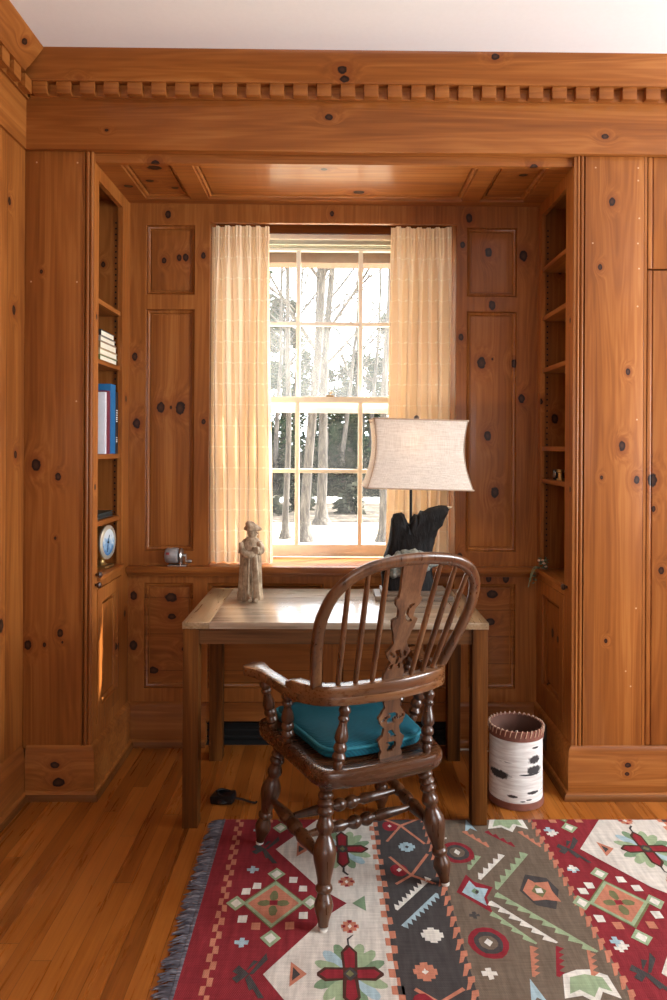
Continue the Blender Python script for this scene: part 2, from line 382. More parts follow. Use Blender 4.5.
for (a, b), (c, d) in zip(WP, WP[1:]): m.box(b, c, Y0, Y1, .262, .75)
# solid wall around the window recess, outside to the weather
m.box(-4.5, OL-.02, Y1, YW+.10, -.6, 3.2); m.box(OR+.02, 4.5, Y1, YW+.10, -.6, 3.2)
m.box(OL-.02, OR+.02, Y1+.04, YW+.10, 2.525, 3.2); m.box(OL-.02, OR+.02, Y1+.06, YW+.10, -.6, ZS-.03)
kn = [(-.78, YB, 2.46, .014), (.62, YB, 2.455, .016), (-.02, YB, 2.47, .010), (-.615, YB, 2.27, .012), (-.93, YB, 1.80, .014), (-.92, YB, 1.49, .018), (-.61, YB, 1.5, .010),
      (.59, YB, 2.33, .012), (.585, YB, 1.9, .013), (.73, YB, 2.05, .017), (.875, YB, 2.28, .020), (.87, YB, 1.615, .016), (-.93, YB, .69, .016), (-.93, YB, .46, .018), (.585, YB, .88, .012), (.72, YB, .776, .013), (.80, YB, .776, .016)]
wb = struct(m.build('wall_back', pine('alcove_pine', 'Z', kn, tone=.92)), 'knotty pine panelled back wall of the alcove')
def P(rect, knots, tone=.92, axis='Z', plank=None):
    raised_panel(wb, rect, 'Y', YB, pine('wall_panel_pine', axis, [(x, YB+.0135, z, r) for x, z, r in knots], tone, plank=plank))
P((-.881, -.654, 2.088, 2.411), [(-.80, 2.25, .011), (-.73, 2.262, .012), (-.70, 2.265, .014)])
P((-.881, -.654, .90, 2.02), [(-.812, 1.566, .019), (-.722, 1.563, .024), (-.765, 1.565, .006)])
P((.611, .845, 2.088, 2.411), [(.715, 2.30, .017)])
P((.611, .845, .90, 2.02), [(.684, 1.782, .020), (.838, 1.78, .016), (.715, 1.44, .017), (.75, 1.175, .020), (.735, 1.8, .005)])
P((-.881, -.654, .262, .75), [(-.76, .68, .022), (-.755, .59, .014), (-.69, .44, .014), (-.685, .40, .014), (-.84, .34, .017)], .85, 'X', ('Z', .17))
P((-.589, -.05, .262, .75), [(-.50, .715, .013), (-.35, .55, .012)], .85, 'X', ('Z', .17))
P((.02, .56, .262, .75), [(.30, .5, .013)], .85, 'X', ('Z', .17))
P((.625, .845, .262, .75), [(.74, .70, .02), (.73, .57, .018), (.70, .51, .012), (.70, .455, .013), (.69, .36, .010)], .85, 'X', ('Z', .125))
# baseboard of the back wall with the heater slot
m = MB()
pr = [(-p[0]+YB*2, p[1]) for p in base_profile(YB, 1, .2)]
m.prism(pr, 'X', SL, -.59); m.prism(pr, 'X', .555, SR)
m.box(-.59, .555, YB-.016, YB, .115, .2)
bb = struct(m.build('baseboard_back', pine('base_pine', 'X', [(-.45, YB-.016, .235, .016)], tone=.8)))
m = MB(); m.box(-.59, .555, YB+.05, YB+.06, 0, .14); m.box(-.59, .555, YB-.004, YB+.055, .0, .004)
MB().prism([(YB-.0385, 0), (YB-.0385, .010), (YB-.036, .020), (YB-.0325, .024), (YB-.0325, 0)], 'X', SL+.033, -.59).build('shoe_moulding', pn('X', .5), bb)
for z in (.03, .06, .09): m.box(-.589, .554, YB+.012, YB+.02, z, z+.004)
tag(m.build('heater_vent', M['darkgap'], bb), 'black slotted opening')

# window recess: sill, reveals, head
m = MB(); m.box(SL, SR, YB-.045, YB+.02, .803, ZS, .006); m.box(OL, OR, YB+.015, YW+.0, .803, ZS-.0005)
m.box(SL, SR, YB-.022, YB, .785, .803, .004)
struct(m.build('trim_3', pine('sill_pine', 'X', tone=.85, rough=.22)), 'deep pine window sill running the width of the alcove')
win = struct(bpy.data.objects.new('window_1', None), 'double hung window with three panes across'); COL.objects.link(win); win.location = (0, YW, ZS)
def wb_(mb, name, mat, parent=win):
    o = mb.build(name, mat, parent)
    if parent is win: o.matrix_parent_inverse = Matrix.Translation((0, -YW, -ZS))
    return o
m = MB(); m.box(OL-.015, OL, YB+.02, YW+.02, ZS, 2.52); m.box(OR, OR+.015, YB+.02, YW+.02, ZS, 2.52); m.box(OL, OR, YB+.02, YW+.02, 2.505, 2.52)
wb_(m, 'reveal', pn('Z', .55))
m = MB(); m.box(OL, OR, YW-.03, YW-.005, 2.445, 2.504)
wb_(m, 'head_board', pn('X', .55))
m = MB(); m.box(OL, OL+.028, YW-.03, YW+.09, ZS, 2.44); m.box(OR-.028, OR, YW-.03, YW+.09, ZS, 2.44)
m.box(OL+.028, OR-.028, YW-.035, YW+.09, 2.415, 2.44, .003)
wb_(m, 'window_frame', M['cream'])
m = MB(); m.box(OL+.028, OR-.028, YW-.02, YW+.0, 2.394, 2.415)
m.box(OL+.028, OR-.028, YW+.02, YW+.09, 2.394, 2.4145); wb_(m, 'head_stop', M['greygreen'])
GX = (-.505, -.189, .127, .443); GL, GR = OL+.028, OR-.028
def sash(name, y0, z0, z1, zm, top, bot, mat, gmat):
    m = MB(); y1 = y0+.032
    m.box(GL, GX[0], y0, y1, z0, z1, .002); m.box(GX[3], GR, y0, y1, z0, z1, .002)
    m.box(GX[0], GX[3], y0, y1, z1-top, z1, .002); m.box(GX[0], GX[3], y0, y1, z0, z0+bot, .002)
    for x in GX[1:3]:
        m.box(x-.011, x+.011, y0+.002, y1-.002, z0+bot, z1-top, .003)
    m.box(GX[0], GX[3], y0+.003, y1-.003, zm-.010, zm+.010, .003)
    s = wb_(m, name, mat)
    zz = (z0+bot, zm, z1-top)
    for i in range(3):
        for j in range(2):
            MB().box(GX[i], GX[i+1], y0+.015, y0+.017, zz[j], zz[j+1]).build('pane', gmat, s)
    return s
up = sash('upper_sash', YW+.036, 1.605, 2.392, 2.008, .014, .032, M['white'], M['glass_upper'])
lo = sash('lower_sash', YW, ZS+.001, 1.637, 1.264, .030, .062, M['cream'], M['glass_lower'])
m = MB(); m.box(-.045, -.005, YW-.012, YW+.006, 1.637, 1.645, .002); m.tube([(-.025, YW-.006, 1.645), (-.025, YW-.006, 1.655), (-.012, YW-.012, 1.658)], .004)
m.build('sash_lock', simple('brass_lock', lin(150,120,80), .4, .8), lo)
m = MB(); m.box(GL, GR, YW+.082, YW+.10, 1.56, 1.61); m.box(GL, GR, YW+.082, YW+.10, .835, .875); wb_(m, 'storm_rail', M['white'])
struct(MB().box(-1.6, 1.6, YW+.10, YW+.21, 2.335, 2.46).build('roof', simple('brown_eave', lin(120,84,60), .7)), 'brown roof eave outside the window')

# ================================================================== BUILT-IN BOOKCASES
def vknots(rng, x0, x1, y, z0, z1, n, r0=.008, r1=.018):
    return [(rng.uniform(x0, x1), y, rng.uniform(z0, z1), rng.uniform(r0, r1)) for _ in range(n)]
def bead_corner(mb, xin, xout, y, z0, z1):
    """pair of vertical beads between the flat panel (xin) and the corner (xout)"""
    s = 1 if xout > xin else -1; w = abs(xout-xin)
    prof = [(xin, y+.03), (xin, y-.004)]
    def bead(c, r, n=7):
        return [(xin+s*(c-r*math.cos(PI*i/n)), y+.006-r*math.sin(PI*i/n)*1.1) for i in range(n+1)]
    prof += [(xin+s*.003, y-.004), (xin+s*.004, y+.008)] + bead(.014, .008) + [(xin+s*.0225, y+.010)] + bead(.0295, .0065)[:-1] + [(xout, y+.004), (xout, y+.03)]
    mb.prism(prof, 'Z', z0, z1)
def bookcase(label, sgn, side, panel_x, front_knots, dots, shelves, stile_y, rear_y, ledge_z, door_knots, tone):
    """sgn -1: left of the alcove, +1: right; side = x of the face towards the alcove; shelves given by underside z"""
    t = thing('built_in_bookcase', label, 'bookcase', (side+sgn*.15, 2.95, 0))
    inv = Matrix.Translation((-(side+sgn*.15), -2.95, 0))
    def b(mb, name, mat, parent=t):
        o = mb.build(name, mat, parent)
        if parent is t: o.matrix_parent_inverse = inv
        return o
    px0, px1 = panel_x      # outer, inner edge of the flat front panel
    wall = XL+.001 if sgn < 0 else 1.224
    b(MB().box(px0, px1, YA, YA+.02, .19, 2.544, .001), 'front_panel', pine('bookcase_front_pine', 'Z', front_knots, tone, dots))
    m = MB(); bead_corner(m, px1, side-sgn*-.0 + sgn*.001, YA, .19, 2.544); b(m, 'corner_moulding', pn('Z', tone*.92))
    m = MB(); i = side; o = side+sgn*.02
    m.box(i, o, YA+.006, stile_y, .19, 2.509); m.box(i, o, rear_y, YB, .19, 2.509)
    m.box(i, o, stile_y, rear_y, 2.453, 2.509); m.box(i, o, stile_y, rear_y, .19, .26); m.box(i, o, stile_y, rear_y, ledge_z-.05, ledge_z-.02)
    b(m, 'face_frame', pine('stile_pine', 'Z', [(side, YA+.04, 1.9, .008), (side, YA+.03, 1.22, .009), (side, YB-.05, 1.6, .012), (side, YB-.05, .62, .012)], 1.06))
    m = MB(); m.box(i+sgn*.02, wall-sgn*.02, rear_y+.012, rear_y+.03, ledge_z, 2.509)
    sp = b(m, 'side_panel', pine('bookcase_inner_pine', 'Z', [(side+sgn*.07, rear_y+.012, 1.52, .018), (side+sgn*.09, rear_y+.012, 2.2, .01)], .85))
    m = MB(); z = ledge_z+.10
    while z < 2.4:
        m.lathe([(0, .0042), (1, .0042)], (side+sgn*.034, rear_y+.0118, z), (side+sgn*.034, rear_y+.014, z), 8); z += .026
    m.build('peg_hole', M['darkgap'], sp)['kind'] = 'stuff'
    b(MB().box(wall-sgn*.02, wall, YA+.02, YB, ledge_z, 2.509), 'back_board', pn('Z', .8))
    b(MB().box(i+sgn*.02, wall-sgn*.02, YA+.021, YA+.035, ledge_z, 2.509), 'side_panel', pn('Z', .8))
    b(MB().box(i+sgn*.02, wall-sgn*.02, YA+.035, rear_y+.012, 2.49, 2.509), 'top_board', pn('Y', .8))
    for z in shelves:
        b(MB().box(side+sgn*.008, wall-sgn*.021, YA+.036, rear_y+.0115, z, z+.02, .002), 'shelf', pn('Y'))
    m = MB(); m.box(side-sgn*.014, wall-sgn*.021, stile_y+.002, rear_y+.011 if sgn < 0 else rear_y+.011, ledge_z-.02, ledge_z, .004)
    b(m, 'ledge', pn('Y', 1.0))
    d0, d1, z0, z1 = stile_y+.002, rear_y-.002, .262, ledge_z-.052
    f = .05; xs = side-sgn*.004
    m = MB()
    m.box(xs, xs+sgn*.02, d0, d0+f, z0, z1); m.box(xs, xs+sgn*.02, d1-f, d1, z0, z1)
    m.box(xs, xs+sgn*.02, d0+f, d1-f, z0, z0+f*1.2); m.box(xs, xs+sgn*.02, d0+f, d1-f, z1-f*1.1, z1)
    dr = b(m, 'cabinet_door', pine('cabinet_door_pine', 'Z', [(xs, *k) for k in door_knots]))
    raised_panel(dr, (d0+f, d1-f, z0+f*1.2, z1-f*1.1), 'X', xs, pine('cabinet_panel_pine', 'Z', [(xs+sgn*.0135, *k) for k in door_knots]), out=-sgn)
    for (y, z) in ([(2.775, .868), (2.768, .828)] if sgn < 0 else [(2.79, .822)]):
        m = MB(); m.lathe([(0, .006), (.3, .006), (.4, .011), (.75, .013), (1, .008)], (side, y, z), (side-sgn*.024, y, z), 14)
        b(m, 'knob', M['knob'])
    return t
bl = bookcase('built-in pine bookcase left of the window, holding books and a round clock', -1, SL, (XL+.001, -.994),
    [(-1.177, YA, 1.308, .019), (-1.09, YA, 1.261, .012), (-1.205, YA, .599, .015), (-1.079, YA, .646, .012), (-1.14, YA, .60, .007), (-1.07, YA, .61, .004), (-1.1, YA, 1.02, .005), (-1.16, YA, 2.07, .006)],
    [(-1.18, YA, 2.5), (-1.02, YA, 2.5), (-1.2, YA, 2.03), (-1.02, YA, 2.03), (-1.02, YA, 1.56)],
    [1.965, 1.72, 1.33, 1.055], 2.79, 3.10, .857, [(3.05, .50, .014), (2.88, .40, .01)], .94)
br = bookcase('built-in pine bookcase right of the window, shelves nearly empty', 1, SR, (1.224, .992),
    [(1.096, YA, 2.364, .013), (1.049, YA, 2.105, .009), (1.141, YA, 1.395, .015), (1.163, YA, 1.69, .010), (1.08, YA, .62, .007), (1.2, YA, 1.26, .012), (1.06, YA, 1.27, .006)],
    [(1.2, YA, 2.5), (1.2, YA, 2.45), (1.205, YA, 2.3), (1.2, YA, 2.2), (1.205, YA, 2.1), (1.02, YA, 2.2), (1.2, YA, 1.95), (1.03, YA, 2.5), (1.2, YA, 1.5), (1.2, YA, .75), (1.16, YA, .5), (1.18, YA, .44)],
    [2.194, 1.969, 1.73, 1.372, 1.224], 2.825, 3.165, .832, [(3.0, .58, .015), (2.93, .57, .011), (3.06, .34, .01)], 1.0)
# baseboards round the two pilasters
def pilaster_base(name, sgn, side, far, knots):
    pr = base_profile(0, 1); q = -sgn
    m = MB().rings([[Vector((far, YA-d, z)) for d, z in pr], [Vector((side+q*d, YA-d, z)) for d, z in pr], [Vector((side+q*d, YB, z)) for d, z in pr]], smooth=False)
    b = struct(m.build(name, pine('base_pine_k', 'X', knots, tone=.92)))
    pr = [(.0322, .0), (.0385, .0), (.0385, .010), (.036, .020), (.0322, .024)]
    m = MB().rings([[Vector((far, YA-d, z)) for d, z in pr], [Vector((side+q*d, YA-d, z)) for d, z in pr], [Vector((side+q*d, YB-.033, z)) for d, z in pr]], smooth=False)
    m.build('shoe_moulding', pn('X', .5), b); return b
pilaster_base('baseboard_left', -1, SL, XL+.0185, [(-1.09, YA-.018, .134, .013), (-1.075, YA-.018, .066, .018)])
pilaster_base('baseboard_right', 1, SR, 3.4, [(1.163, YA-.018, .135, .010), (1.16, YA-.018, .10, .007)])

# cupboard to the right of the pilaster
cb = thing('cupboard', 'tall pine cupboard with an upper and a lower door at the right edge', 'cupboard', (1.5, 2.95, 0))
inv = Matrix.Translation((-1.5, -2.95, 0))
def cbp(mb, name, mat, parent=cb):
    o = mb.build(name, mat, parent)
    if parent is cb: o.matrix_parent_inverse = inv
    return o
m = MB(); m.box(1.2365, 1.26, YA+.031, YB-.01, .0, 2.544); m.box(1.26, 1.9, YA+.031, YA+.04, .0, 2.544); m.box(1.2255, 1.2365, YA, YA+.03, .206, 2.544); cbp(m, 'body', pn('Z'))
for nm, z0, z1, ks in (('upper_door', 2.100, 2.543, [(1.35, YA, 2.3, .012)]), ('lower_door', .207, 2.093, [(1.262, YA, 1.26, .020), (1.268, YA, 1.145, .009), (1.3, YA, .9, .012)])):
    m = MB(); m.box(1.2385, 1.256, YA-.003, YA+.03, z0, z1, .005); m.box(1.2565, 1.262, YA+.004, YA+.03, z0, z1); m.box(1.262, 1.84, YA, YA+.03, z0, z1, .002)
    cbp(m, nm, pine('cupboard_door_pine', 'Z', ks))
m = MB(); m.box(1.845, 3.4, YA, YA+.04, .0, 2.545); struct(m.build('wall_back.001', pn('Z')))

# outlet low inside the alcove
t = thing('wall_outlet', 'small electrical outlet low on the baseboard behind the waste basket', 'outlet', (SR-.019, 3.02, .125))
m = MB(); m.box(-.006, 0, -.035, .035, -.055, .055, .002); m.build('plate', simple('brown_plate', lin(62,40,28), .4), t)
m = MB(); m.box(-.02, -.005, -.014, .014, -.012, .018, .003); m.build('plug', simple('pale_plug', lin(206,196,186), .5), t)

# ================================================================== CURTAINS
def curtain(name, label, x0t, x1t, x0b, x1b, zt, zb, yc, nf, ph, parent=None):
    NU, NV = nf*16, 40; bm = bmesh.new(); uvl = bm.loops.layers.uv.new('UVMap'); g = []; rng = random.Random(ph)
    fw = [rng.uniform(.75, 1.25) for _ in range(nf)]; tot = sum(fw); edges = [0]
    for w in fw: edges.append(edges[-1]+w/tot)
    fa = [rng.uniform(.7, 1.15) for _ in range(nf+1)]
    for j in range(NV+1):
        v = j/NV; row = []; z = zt+(zb-zt)*v
        pinch = max(0, 1-abs(v-.075)/.05); amp = .012+.023*min(1, v*2.5)-.005*pinch
        for i in range(NU+1):
            u = i/NU; k = min(nf-1, next(a for a in range(nf) if u <= edges[a+1]+1e-9)); f = (u-edges[k])/(edges[k+1]-edges[k])
            s = math.sin(2*PI*f)
            s = math.copysign(abs(s)**(.8 if v > .15 else .6), s)
            xa, xb = x0t+(x0b-x0t)*v, x1t+(x1b-x1t)*v
            # the hem leans a little; folds drift sideways on their way down
            x = xa+(xb-xa)*(u+.010*math.sin(9*u+5*v+ph)) + .006*math.sin(4*PI*f)*min(1, v*3)
            y = yc+amp*fa[k]*s + .006*math.sin(5*v+u*7+ph)
            if v < .13: y += .010*math.sin(6*PI*f)*max(0, 1-abs(v-.05)/.08)
            row.append((bm.verts.new((x, y, z)), u, v))
        g.append(row)
    for j in range(NV):
        for i in range(NU):
            q = (g[j][i], g[j][i+1], g[j+1][i+1], g[j+1][i]); f = bm.faces.new([a[0] for a in q]); f.smooth = True
            for l, a in zip(f.loops, q): l[uvl].uv = (a[1], 1-a[2])
    me = bpy.data.meshes.new(name); bm.to_mesh(me); bm.free(); me.materials.append(M['curtain'])
    o = bpy.data.objects.new(name, me); COL.objects.link(o); return tag(o, label, 'curtain', 'window curtains')
curtain('curtain', 'cream checked pleated curtain left of the window, behind the monk statuette', -.590, -.314, -.582, -.292, 2.425, .838, 3.262, 6, 1)
curtain('curtain', 'cream checked pleated curtain right of the window, behind the lamp', .262, .545, .240, .545, 2.425, .838, 3.262, 6, 4)

# ================================================================== TABLE
TZ = .748
tb = thing('writing_table', 'oak writing table with straight square legs in front of the window', 'table', (.007, 2.80, 0))
TX0, TX1, TY0, TY1 = -.556, .556, -.30, .305
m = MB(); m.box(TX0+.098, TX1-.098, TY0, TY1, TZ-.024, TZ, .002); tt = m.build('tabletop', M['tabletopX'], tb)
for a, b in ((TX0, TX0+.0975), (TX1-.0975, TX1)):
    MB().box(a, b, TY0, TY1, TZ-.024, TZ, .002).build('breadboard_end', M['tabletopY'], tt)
for sx in (0, 1):
    for sy in (0, 1):
        x = TX1-.002-.057 if sx else TX0+.002; y = TY1-.008-.057 if sy else TY0+.004
        MB().box(x, x+.057, y, y+.057, .0104 if sx and not sy else 0, TZ-.0245, .003).build('leg', M['oakZ'], tb)
for y0, y1 in ((TY0+.012, TY0+.032), (TY1-.035, TY1-.015)): MB().box(TX0+.0605, TX1-.0605, y0, y1, TZ-.081, TZ-.0245).build('apron', M['oakX'], tb)
for x0, x1 in ((TX0+.014, TX0+.034), (TX1-.034, TX1-.014)): MB().box(x0, x1, TY0+.062, TY1-.066, TZ-.081, TZ-.0245).build('apron', M['oakY'], tb)

# ================================================================== CHAIR
RUGZ = .0102
ch = thing('windsor_armchair', 'dark oak Windsor armchair with turned legs and pierced splat at the table', 'chair', (.08, 2.295, RUGZ), R(27))
def LEG(): return [(0,.013),(.035,.014),(.05,.020),(.065,.022),(.08,.020),(.09,.017),(.105,.022),(.12,.024),(.135,.022),(.145,.018),(.16,.023),(.175,.0255),(.19,.023),(.20,.019),(.215,.024),(.23,.026),(.245,.024),(.255,.019),(.27,.018),(.30,.023),(.325,.0265),(.35,.025),(.37,.019),(.39,.0185),(.42,.024),(.47,.0325),(.51,.0345),(.56,.032),(.62,.026),(.68,.0205),(.71,.019),(.725,.024),(.745,.0255),(.76,.023),(.77,.018),(.79,.020),(.82,.0255),(.85,.028),(.88,.026),(.92,.020),(.96,.0155),(.985,.0145)]
SZ = .432                       # seat top above the rug
feet = {'rl': (-.245, -.247), 'rr': (.188, -.237), 'fl': (-.252, .24), 'fr': (.237, .24)}
def q4(x, y): a = R(-4.5); return (x*math.cos(a)-(y-.22)*math.sin(a), .22+x*math.sin(a)+(y-.22)*math.cos(a))
tops = {'rl': q4(-.165, -.175), 'rr': q4(.165, -.175), 'fl': q4(-.19, .165), 'fr': q4(.19, .165)}
for k in ('rl', 'rr', 'fl', 'fr'):
    a = (*tops[k], SZ-.046); b = (*feet[k], .004)
    lg = MB().lathe(LEG(), a, b, 20).build('leg', M['chair'], ch)
    MB().lathe([(0, .013), (1, .013)], (*feet[k], .0), (*feet[k], .007), 14).build('glide', M['glide'], lg)
def along(k, t): return Vector((*tops[k], SZ-.046)).lerp(Vector((*feet[k], .004)), t)
SS = [(0,.009),(.10,.011),(.22,.016),(.32,.021),(.36,.022),(.40,.018),(.42,.013),(.44,.019),(.47,.022),(.53,.022),(.56,.019),(.58,.013),(.60,.018),(.64,.022),(.68,.021),(.78,.016),(.90,.011),(1,.009)]
sd = {}
for s_, (a, b) in {'l': ('rl', 'fl'), 'r': ('rr', 'fr')}.items():
    p, q = along(a, .57), along(b, .57); sd[s_] = (p, q)
    MB().lathe(SS, p, q, 16).build('stretcher', M['chair'], ch)
CS = [(0,.008),(.12,.012),(.25,.016),(.34,.018),(.37,.012),(.39,.012),(.42,.020),(.45,.022),(.48,.018),(.50,.012),(.52,.018),(.55,.022),(.58,.020),(.61,.012),(.63,.012),(.66,.018),(.75,.016),(.88,.012),(1,.008)]
for t in (.36, .64):
    MB().lathe(CS, sd['l'][0].lerp(sd['l'][1], t), sd['r'][0].lerp(sd['r'][1], t), 16).build('stretcher', M['chair'], ch)
# seat: shield outline, rounded edge
def outline(n=48):
    P = [(-.220,-.185),(-.195,-.235),(-.13,-.258),(0,-.265),(.13,-.258),(.195,-.235),(.220,-.185),(.24,0),(.262,.15),(.262,.205),(.235,.238),(.13,.25),(0,.256),(-.13,.25),(-.235,.238),(-.262,.205),(-.262,.15),(-.24,0),(-.220,-.185)]
    return [Vector((*q4(p[0], p[1]), 0)) for p in crom([(*p, 0) for p in P], 5)][:-1]
ol = outline()
def off(k, z): return [Vector((p.x*(1-k*.0042/.25*60/60) if False else p.x*(1-k), p.y*(1-k), z)) for p in ol]
m = MB(); m.rings([off(.10, SZ-.052), off(.03, SZ-.050), off(.008, SZ-.042), off(0, SZ-.026), off(0, SZ-.016), off(.012, SZ-.006), off(.05, SZ), off(.09, SZ+.0005), off(.2, SZ-.004), off(.6, SZ-.007), off(.98, SZ-.008)])
m.build('seat', M['seatwood'], ch)
# arm rail with scrolled hands
AZ = .628
armc = [(-.318,.178,AZ+.006),(-.304,.145,AZ+.009),(-.288,.085,AZ+.004),(-.268,.02,AZ-.006),(-.256,-.05,AZ-.010),(-.238,-.115,AZ-.008),(-.195,-.172,AZ-.004),(-.11,-.207,AZ),(0,-.218,AZ),(.11,-.207,AZ),(.195,-.172,AZ-.004),(.238,-.115,AZ-.008),(.256,-.05,AZ-.010),(.268,.02,AZ-.006),(.288,.085,AZ+.004),(.318,.145,AZ+.010),(.322,.185,AZ+.008)]
pts = crom(armc, 5); n = len(pts)-1
ws = []; hs = []
for i in range(n+1):
    e = min(i, n-i)/n           # 0 at the hands, .5 at the back
    ws.append(.030+.045*math.exp(-((e-.045)/.05)**2)+.016*min(1, e/.15) if e > .008 else .052)
    hs.append(.030)
m = MB(); m.sweep(pts, ws, hs, rnd=.3); m.build('arm_rail', M['chairX'], ch)
cre = [p + Vector((0, 0, .026)) for p in pts[int(n*.245):int(n*.755)+1]]
kk = len(cre)-1; m = MB()
m.sweep([p + Vector((0, 0, -.001)) for p in cre], [.046-.006*(abs(i-kk/2)/(kk/2))**6 for i in range(kk+1)], [.038*(1 if 1 < i < kk-1 else .45) for i in range(kk+1)], rnd=.25); m.build('crest_rail', M['chairX'], ch)
# bow
def by(z): return -.150-(z-.66)*.50
half = [(.224,.655),(.240,.72),(.255,.79),(.264,.86),(.262,.905),(.246,.96),(.208,1.006),(.150,1.036),(.075,1.050),(0,1.054)]
bw = [(-x, by(z), z) for x, z in half] + [(x, by(z), z) for x, z in half[-2::-1]]
bp = crom(bw, 5); nb = len(bp)
nrm = Vector((0, .47, 1)).normalized()
m = MB()
rs = []
for i, p in enumerate(bp):
    t = (bp[min(i+1, nb-1)]-bp[max(i-1, 0)]).normalized(); f = Vector((0, -.894, -.447)); u = t.cross(f).normalized(); v = u.cross(t)
    rs.append([p+u*(.0185*math.copysign(abs(math.cos(a))**.75, math.cos(a)))+v*(.0125*math.copysign(abs(math.sin(a))**.75, math.sin(a))) for a in [2*PI*k/14 for k in range(14)]])
m.rings(rs); m.build('bow', M['chairZ'], ch)
def bowx(x):                    # height of the bow over x
    for (xa, za), (xb, zb) in zip(half[::-1], half[-2::-1]):
        if xa <= abs(x) <= xb and zb > .85: return za+(zb-za)*(abs(x)-xa)/(xb-xa)
    return 1.0
SP = [(0,.0075),(.25,.0088),(.5,.0092),(.8,.008),(1,.0065)]
for s_ in (-1, 1):
    for xb, xt in ((.068, .092), (.118, .152), (.168, .207)):
        zt = bowx(xt)-.004; yb = -.213+.55*max(0, xb-.06)**1.3
        MB().lathe(SP, (s_*xb, yb+.004, .655), (s_*xt, by(zt), zt), 12).build('spindle', M['chairZ'], ch)
# pierced splat: wavy outline, slots cut through
def splat(name, prof, z0, y0, z1, y1, th, holes):
    """prof (t, half width); holes (t0, t1, x0, x1 as share of half width)"""
    NS = 90; NX = 14; m = MB(); d = Vector((0, y1-y0, z1-z0)); nn = Vector((0, d.z, -d.y)).normalized()
    def hw(t):
        for (a, wa), (b, wb2) in zip(prof, prof[1:]):
            if a <= t <= b:
                f = (t-a)/(b-a); f = f*f*(3-2*f); return wa+(wb2-wa)*f
        return prof[-1][1]
    solid = {}
    for j in range(NS):
        for i in range(NX):
            t = (j+.5)/NS; x = -1+2*(i+.5)/NX
            solid[i, j] = not any(a < t < b and (c + .15*math.sin(t*40)) < x < (e + .15*math.sin(t*40)) for a, b, c, e in holes)
    vv = {}
    def V(i, j, s):
        if (i, j, s) not in vv:
            t = j/NS; w = hw(t); p = Vector((0, y0, z0))+d*t+Vector((w*(-1+2*i/NX), 0, 0))+nn*(s*th/2)
            vv[i, j, s] = m.bm.verts.new(p)
        return vv[i, j, s]
    for (i, j), ok in solid.items():
        if not ok: continue
        for s in (-1, 1): m.bm.faces.new([V(i,j,s), V(i+1,j,s), V(i+1,j+1,s), V(i,j+1,s)])
        for (di, dj, a, b) in ((-1,0,(i,j),(i,j+1)), (1,0,(i+1,j),(i+1,j+1)), (0,-1,(i,j),(i+1,j)), (0,1,(i,j+1),(i+1,j+1))):
            if not solid.get((i+di, j+dj), False): m.bm.faces.new([V(*a,-1), V(*b,-1), V(*b,1), V(*a,1)])
    return m.build(name, M['splat'], ch)
splat('splat', [(0,.034),(.06,.036),(.10,.030),(.16,.020),(.20,.034),(.25,.043),(.29,.030),(.33,.023),(.40,.030),(.47,.040),(.52,.044),(.545,.026),(.60,.028),(.66,.043),(.70,.045),(.715,.036),(.78,.036),(.88,.040),(1,.043)], .668, -.215, 1.048, by(1.048), .011,
      [(.10,.145,-.75,-.35),(.10,.145,.35,.75),(.14,.27,-.22,.22),(.20,.26,-.7,-.45),(.20,.26,.45,.7),(.50,.58,-.05,.38),(.58,.66,.05,.45)])
splat('splat', [(0,.038),(.05,.040),(.12,.034),(.2,.040),(.3,.046),(.38,.030),(.48,.026),(.56,.040),(.66,.048),(.74,.036),(.82,.026),(.9,.030),(1,.028)], SZ-.004, -.205, .620, -.216, .011,
      [(.10,.26,-.35,.35),(.32,.44,-.3,.3),(.55,.72,-.3,.3),(.6,.68,-.75,-.5),(.6,.68,.5,.75)])
PO = [(0,.010),(.05,.012),(.09,.018),(.13,.019),(.17,.014),(.20,.013),(.23,.017),(.26,.017),(.29,.012),(.34,.0125),(.42,.017),(.50,.0205),(.56,.020),(.60,.014),(.63,.018),(.68,.021),(.72,.018),(.74,.014),(.77,.018),(.81,.021),(.85,.018),(.87,.013),(.91,.016),(.95,.014),(1,.011)]
for xt, yt, xb, yb, n_ in ((.288,.115,.232,.135,1), (.262,-.02,.225,.005,1), (.150,-.198,.150,-.225,1)):
    for s_ in (-1, 1):
        MB().lathe(PO, (s_*xt-(.0 if n_ < 2 else 0), yt, AZ-.012), (*q4(s_*xb, yb), SZ-.004), 16).build('arm_post', M['chair'], ch)

# teal cushion on the seat
def teal():
    t = NT('teal_cushion_cloth'); p = t.obj()
    w = t.n('ShaderNodeTexWave', {'Vector': p, 'Scale': 55.0, 'Distortion': .6, 'Detail': 1.0}, wave_type='BANDS', bands_direction='DIAGONAL').outputs[1]
    n = t.noise(p, 90, 3)
    c = t.mix(t.math('ADD', t.math('MULTIPLY', w, .6), t.math('MULTIPLY', n, .4)), lin(2,54,72), lin(9,100,116))
    t.bsdf(c, .75, .3, t.math('ADD', w, n), .3, .002); return t.m
M['teal'] = teal()
cu = thing('seat_cushion', 'teal piped seat cushion lying on the armchair', 'cushion', (.08, 2.295, RUGZ+SZ-.0018), R(27))
co = [Vector((p.x*.785, p.y*.79+.020, 0)) for p in ol]
def cof(k, z): return [Vector((p.x*k, (p.y-.02)*k+.02, z)) for p in co]
m = MB(); m.rings([cof(.3, .002), cof(.93, .002), cof(.985, .008), cof(1, .018), cof(1, .030), cof(.975, .042), cof(.92, .049), cof(.7, .055), cof(.4, .057), cof(.05, .0575)]); cp = m.build('pad', M['teal'], cu)
m = MB(); m.tube(cof(1.0, .034)+[cof(1.0, .034)[0]], .0055, 8); m.build('piping', simple('teal_piping', lin(14,108,124), .7), cp)
